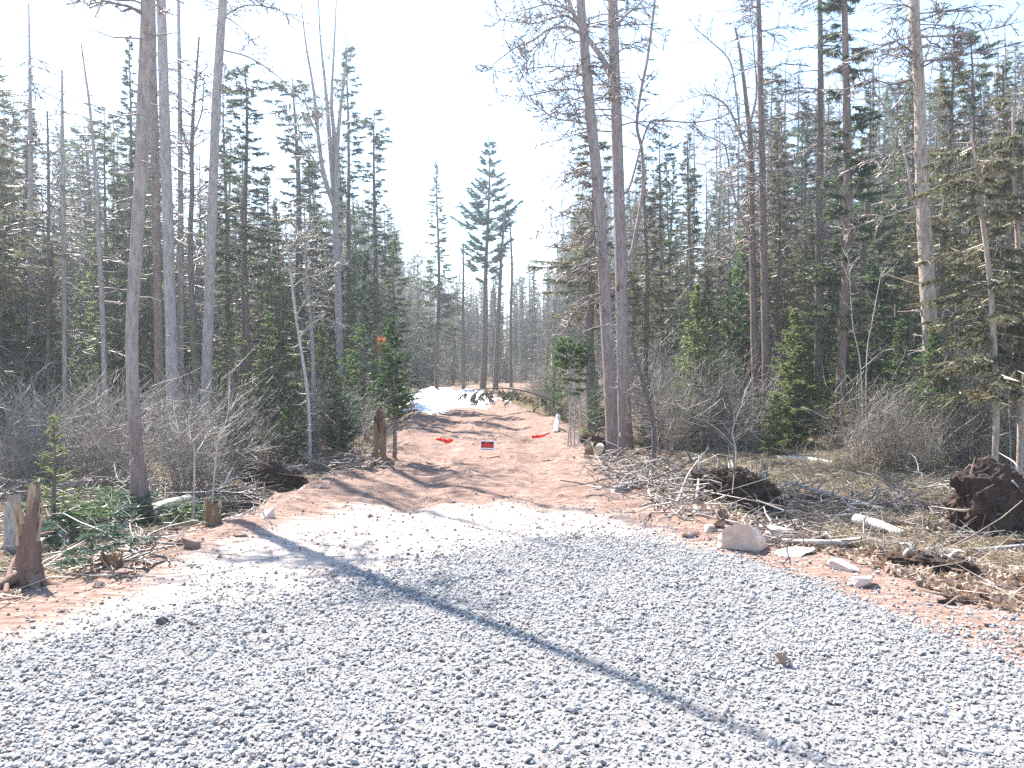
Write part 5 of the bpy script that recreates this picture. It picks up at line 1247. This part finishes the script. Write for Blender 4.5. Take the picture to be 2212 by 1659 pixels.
# cut evergreen boughs round the mossy foot
BG = 'cut evergreen boughs by the mossy trunk'
for k, (lab, x, y, az, L, lf) in enumerate([('fresh green bough left of the mossy trunk foot, farthest left', 205, 1160, 2.9, .75, 'fir'), ('green bough leaning on the mossy trunk foot from the left', 262, 1168, 2.6, .85, 'spruce_blue'), ('bough lying under the mossy trunk foot with its tip to the left', 240, 1185, 3.4, .7, 'spruce_blue'), ('upper bough behind the mossy trunk foot', 230, 1135, 2.2, .7, 'fir'), ('bough to the right of the mossy trunk foot', 345, 1150, .2, .6, 'fir'), ('second bough right of the mossy trunk foot, pointing at the low orange stump', 380, 1140, -.1, .65, 'spruce_blue'), ('blue green bough in front of the grey log', 140, 1215, 2.8, .5, 'spruce_blue'), ('bough heaped above the others left of the mossy foot', 285, 1145, 2.0, .6, 'spruce_blue'), ('low bough by the torn root stub', 195, 1225, -.3, .5, 'spruce_blue'), ('bough between the fir sapling and the grey log', 120, 1170, .4, .6, 'fir')]):
    b = gp(x, y); rng = np.random.default_rng(860 + k); mb = MB()
    for j in range(8):
        bough(mb, rng, A([rng.normal(0, .06), rng.normal(0, .06), .06 + .035 * j]), az + rng.normal(0, .5), L * rng.uniform(.7, 1.15), -.38, -.22, 15, .03, .008, 20, r=.008, tl=.42, flat=.5, bare=.05)
    tag(link('evergreen_bough', mb.mesh('evergreen_bough', [M['twig_dark'], M[lf]]), None, b), lab, 'bough', BG)
# drooping spruce leaning over the right edge of the snow
r = thing('leaning_spruce', 'thin spruce bent down over the right edge of the drive before the snow', 'tree', gp(1270, 925)); b = A(r.location)
C = curve([A([0, 0, -.1]), pt(1226, 885, b[1]) - b, pt(1160, 852, b[1] - .4) - b, pt(1080, 838, b[1] - .8) - b, pt(1000, 846, b[1] - 1.0) - b], 20); mb = MB(); mb.tube(C, np.linspace(.05, .012, 20), 7, bump=.08); mb.build('trunk', M['bark_dark'], r)
cr = MB(); rng = np.random.default_rng(880)
for k in range(46):
    u = .3 + .7 * rng.random(); p = along(C, u); bough(cr, rng, p, rng.choice([0, 3.14]) + rng.normal(1.2, .8), rng.uniform(.25, .65), .75, 0, 10, .07, .018, 8, r=.008, lich=.3)
cr.build('crown', [M['twig_tan'], M['olive'], M['lichen']], r)

# rusty leaf sprigs
for k, (lab, x, y, d, s) in enumerate([('cluster of rusty orange dead leaves hanging above the brown stump', 823, 742, 13.6, .13), ('small orange dead leaf sprig at the left edge of the drive before the snow', 880, 883, 24, .2), ('orange leaf sprig just above the other before the snow', 890, 872, 24.5, .16)]):
    p = pt(x, y, d); g = gd(x, d); rng = np.random.default_rng(890 + k); r = thing('leafy_twig', lab, 'dead leaves', g); mb = MB(); c = p - g; mb.tube(curve([A([0, 0, -.1]), c * .5 + A([.05, .05, 0]), c], 10), np.linspace(.012, .005, 10), 6); mb.build('stem', M['twig_dark'], r)
    mb = MB(); B = c + rng.normal(0, s * .5, (40, 3)) * A([.6, .6, 1]); mb.blades(B, rng.normal(0, .05, (40, 3)), .05, 0, rng); mb.build('leaves', M['rustleaf'], r)
# thin birch saplings on the right
for k, (lab, rows, d) in enumerate([('pair of thin pale birch stems left of the dark straight trunk, taller one', [(1868, 900), (1860, 800), (1842, 700), (1835, 590), (1830, 545)], 16.5), ('pale birch stem forking up toward the right of the spruce clad trunk', [(1874, 900), (1872, 780), (1885, 690), (1900, 610), (1906, 570)], 16.4), ('crooked pale alder stem at the right end of the brush pile', [(1585, 1040), (1590, 980), (1583, 930), (1600, 880), (1615, 830)], 12.6), ('pale stem rising from the left ditch bank', [(445, 1085), (470, 960), (492, 900), (495, 800)], 10.2), ('forked pale stem over the brush right of the nearest left trunk', [(410, 1090), (420, 985), (408, 955), (375, 930)], 10.0), ('slim reddish stem among the thicket at the far right', [(2090, 1010), (2085, 860), (2075, 740), (2060, 640)], 16.0), ('thin pale stem at the right edge above the brown root plate', [(2190, 1010), (2180, 860), (2192, 700), (2185, 560)], 15.0)]):
    b = gd(rows[0][0], d); r = thing('birch_sapling', lab, 'sapling', b, 'thin pale stems'); P = A([b - UP * .1] + [pt(x, y, d) for x, y in rows[1:]]) - b
    mb = MB(); C = curve(P, 20); mb.tube(C, np.linspace(.013, .005, 20), 7); mb.build('stem', M['bark_pale'], r); rng = np.random.default_rng(900 + k); out = []
    for j in range(14):
        p = along(C, rng.uniform(.25, 1)); a = rng.uniform(0, 6.28); grow(rng, out, p, unit(A([math.cos(a), math.sin(a), .8])), rng.uniform(.25, .7), .006, 1, .5, .06, (2, 3), .0025)
    mb = MB(); put_segs(mb, out); mb.build('crown', M['twig_grey'], r)

# ------------------------------------------------------------------ the cable across the drive with its sign and ribbons
d0 = 13.6; R1 = pt(1338, 884, d1 - .12); S0 = pt(826, 905, 13.0)
pts = [pt(850, 895, 13.6), pt(905, 930, 13.6), pt(960, 945, 13.7), pt(1052, 951, 13.8), pt(1167, 938, 14.0), pt(1260, 912, 14.1), R1]
r = thing('barrier_cable', 'thin sagging wire strung low across the drive from the fir stem to the big pair', 'cable', pts[0]); b = pts[0]
C = curve(A(pts) - b, 60); mb = MB(); mb.tube(C, .0035, 5); mb.build('wire', M['steel'], r)
cxy = pt(1348, 884, d1) - b; a = np.linspace(0, 6.283, 25); mb = MB(); mb.tube(np.stack([cxy[0] + .122 * np.cos(a), cxy[1] + .122 * np.sin(a), cxy[2] + .012 * np.sin(a)], 1), .008, 6); mb.build('loop', M['bark_dark'], r)
mb = MB(); c0 = pt(852, 897, 13.6) - b; mb.tube(np.stack([c0[0] + .03 * np.cos(a), c0[1] + .03 * np.sin(a), c0[2] + 0 * a], 1), .005, 6); mb.build('loop', M['steel'], r)
# warning sign
t = NT('sign red'); M['signred'] = t.pbr((.80, .035, .025), .5, None, .3); t = NT('sign black'); M['signblack'] = t.pbr((.05, .018, .02), .5, None, .2); t = NT('sign white'); M['signwhite'] = t.pbr((.80, .78, .79), .5, None, .3)
sd_ = 13.75; tl = pt(1037, 952, sd_); br = pt(1068, 973, sd_); W = br[0] - tl[0]; Hh = tl[2] - br[2]; o = thing('no_trespassing_sign', 'small red, black and white NO TRESPASSING sign hung from the cable', 'sign', (tl[0] + W / 2, sd_, br[2])); o.rotation_euler = (0, .03, 0)
mb = MB(); mb.box((-W / 2, 0, 0), (W / 2, .003, Hh)); mb.build('board', M['signwhite'], o)
mb = MB(); mb.box((-W / 2 + .016, -.003, Hh * .27), (W / 2 - .016, 0, Hh - .016)); mb.build('black_field', M['signblack'], o)
mb = MB(); mb.box((-W / 2 + .016, -.003, .014), (W / 2 - .016, 0, .022)); mb.build('rule', M['signblack'], o)


def word(txt, x, z, w, h, mat, parent, y=-.0045):
    cu = bpy.data.curves.new('lettering', 'FONT'); cu.body = txt; cu.align_x = 'CENTER'; cu.extrude = .0015; cu.offset = .035; tmp = bpy.data.objects.new('lettering', cu); COL.objects.link(tmp); bpy.context.view_layer.update()
    me = bpy.data.meshes.new_from_object(tmp.evaluated_get(bpy.context.evaluated_depsgraph_get())); bpy.data.objects.remove(tmp); v = np.zeros(len(me.vertices) * 3); me.vertices.foreach_get('co', v); v = v.reshape(-1, 3); lo = v.min(0); hi = v.max(0)
    q = np.stack([x + (v[:, 0] - (lo[0] + hi[0]) / 2) / (hi[0] - lo[0]) * w, y + 0 * v[:, 0] - np.sign(v[:, 2]) * .001, z + (v[:, 1] - lo[1]) / (hi[1] - lo[1]) * h], 1); me.vertices.foreach_set('co', q.ravel()); me.materials.clear(); me.materials.append(M[mat]); me.update()
    return link('lettering', me, parent)


word('NO', 0, Hh * .70, W * .34, Hh * .2, 'signred', o); word('TRESPASSING', 0, Hh * .31, W * .88, Hh * .38, 'signred', o)
for sx in (-W * .4, W * .4):
    mb = MB(); mb.tube([(sx, .004, Hh - .01), (sx, .006, Hh + .02), (sx, 0, Hh - .005)], .0025, 5); mb.build('wire_tie', M['steel'], o)
# orange red flagging
t = NT('fluorescent flagging'); M['flag'] = t.leaf((.88, .055, .02), .35, (.95, .12, .04), .4); t = NT('flag edge'); M['flag2'] = t.leaf((.90, .22, .05), .3)
for lab, x0, y0, x1, y1, dd, seed in [('orange red ribbon tied on the cable left of the sign', 943, 946, 979, 951, 13.7, 910), ('orange red ribbon tied on the cable right of the sign', 1149, 943, 1186, 935, 14.0, 911)]:
    p0 = pt(x0, y0, dd); p1 = pt(x1, y1, dd); b = (p0 + p1) / 2; rng = np.random.default_rng(seed); r = thing('flagging_ribbon', lab, 'ribbon', b, 'ribbons on the cable'); K = 16
    for j, (mm, hh, off_) in enumerate([('flag', .062, 0), ('flag2', .03, .012), ('flag', .045, -.012)]):
        u = np.linspace(0, 1, K)[:, None]; top = (p0 - b) + (p1 - p0) * u; top[:, 1] += off_ + rng.normal(0, .006, K); top[:, 2] += .012 * np.sin(u[:, 0] * 7 + j) + .008
        bot = top + np.stack([rng.normal(0, .008, K), rng.normal(0, .012, K) - .01, -hh * (.75 + .3 * np.sin(u[:, 0] * 5 + seed + j))], 1); v = np.concatenate([top, (top + bot) / 2 + rng.normal(0, .006, (K, 3)), bot]); f = [(i + a * K, i + 1 + a * K, i + 1 + (a + 1) * K, i + (a + 1) * K) for a in range(2) for i in range(K - 1)]
        mb = MB(); mb.add(v, f); oo = mb.build('strip', M[mm], r); md = oo.modifiers.new('thickness', 'SOLIDIFY'); md.thickness = .002
# leaf and sprigs lying on the gravel and clay
b = gp(1690, 1440); mb = MB(); a = np.linspace(0, 6.283, 15)[:-1]; rad = .045 * (1 + .45 * np.cos(a * 5)); v = np.stack([np.cos(a) * rad * .8, .012 * np.cos(a * 2), .04 + np.sin(a) * rad], 1); v = np.concatenate([v, [[0, -.006, .04]]]); mb.add(v, [(i, (i + 1) % 14, 14) for i in range(14)], 0, False); o = tag(link('oak_leaf', mb.mesh('oak_leaf', M['brownleaf']), None, b), 'curled brown oak leaf standing on the gravel at right', 'leaf'); md = o.modifiers.new('thickness', 'SOLIDIFY'); md.thickness = .002
for k, (lab, x, y) in enumerate([('dry brown weed sprig lying on the pale clay at the gravel edge, left of centre', 790, 1155), ('short dark weed stubs at the top edge of the gravel', 1780 / 1.0 - 500, 1165), ('thin brown twig lying on the gravel at left', 700 - 205, 1420)]):
    b = gp(x, y); rng = np.random.default_rng(930 + k); mb = MB(); out = []
    for j in range(5 if k < 2 else 1): grow(rng, out, A([rng.normal(0, .07), rng.normal(0, .02), .01]), unit(A([rng.normal(0, 1), rng.normal(0, .5), .5 if k < 2 else .12])), .14, .004, 1, .5, .0, (2, 3), .002)
    put_segs(mb, out); tag(link('weed_sprig', mb.mesh('weed_sprig', M['twig_tan' if k == 0 else 'twig_dark']), None, b), lab, 'twig')
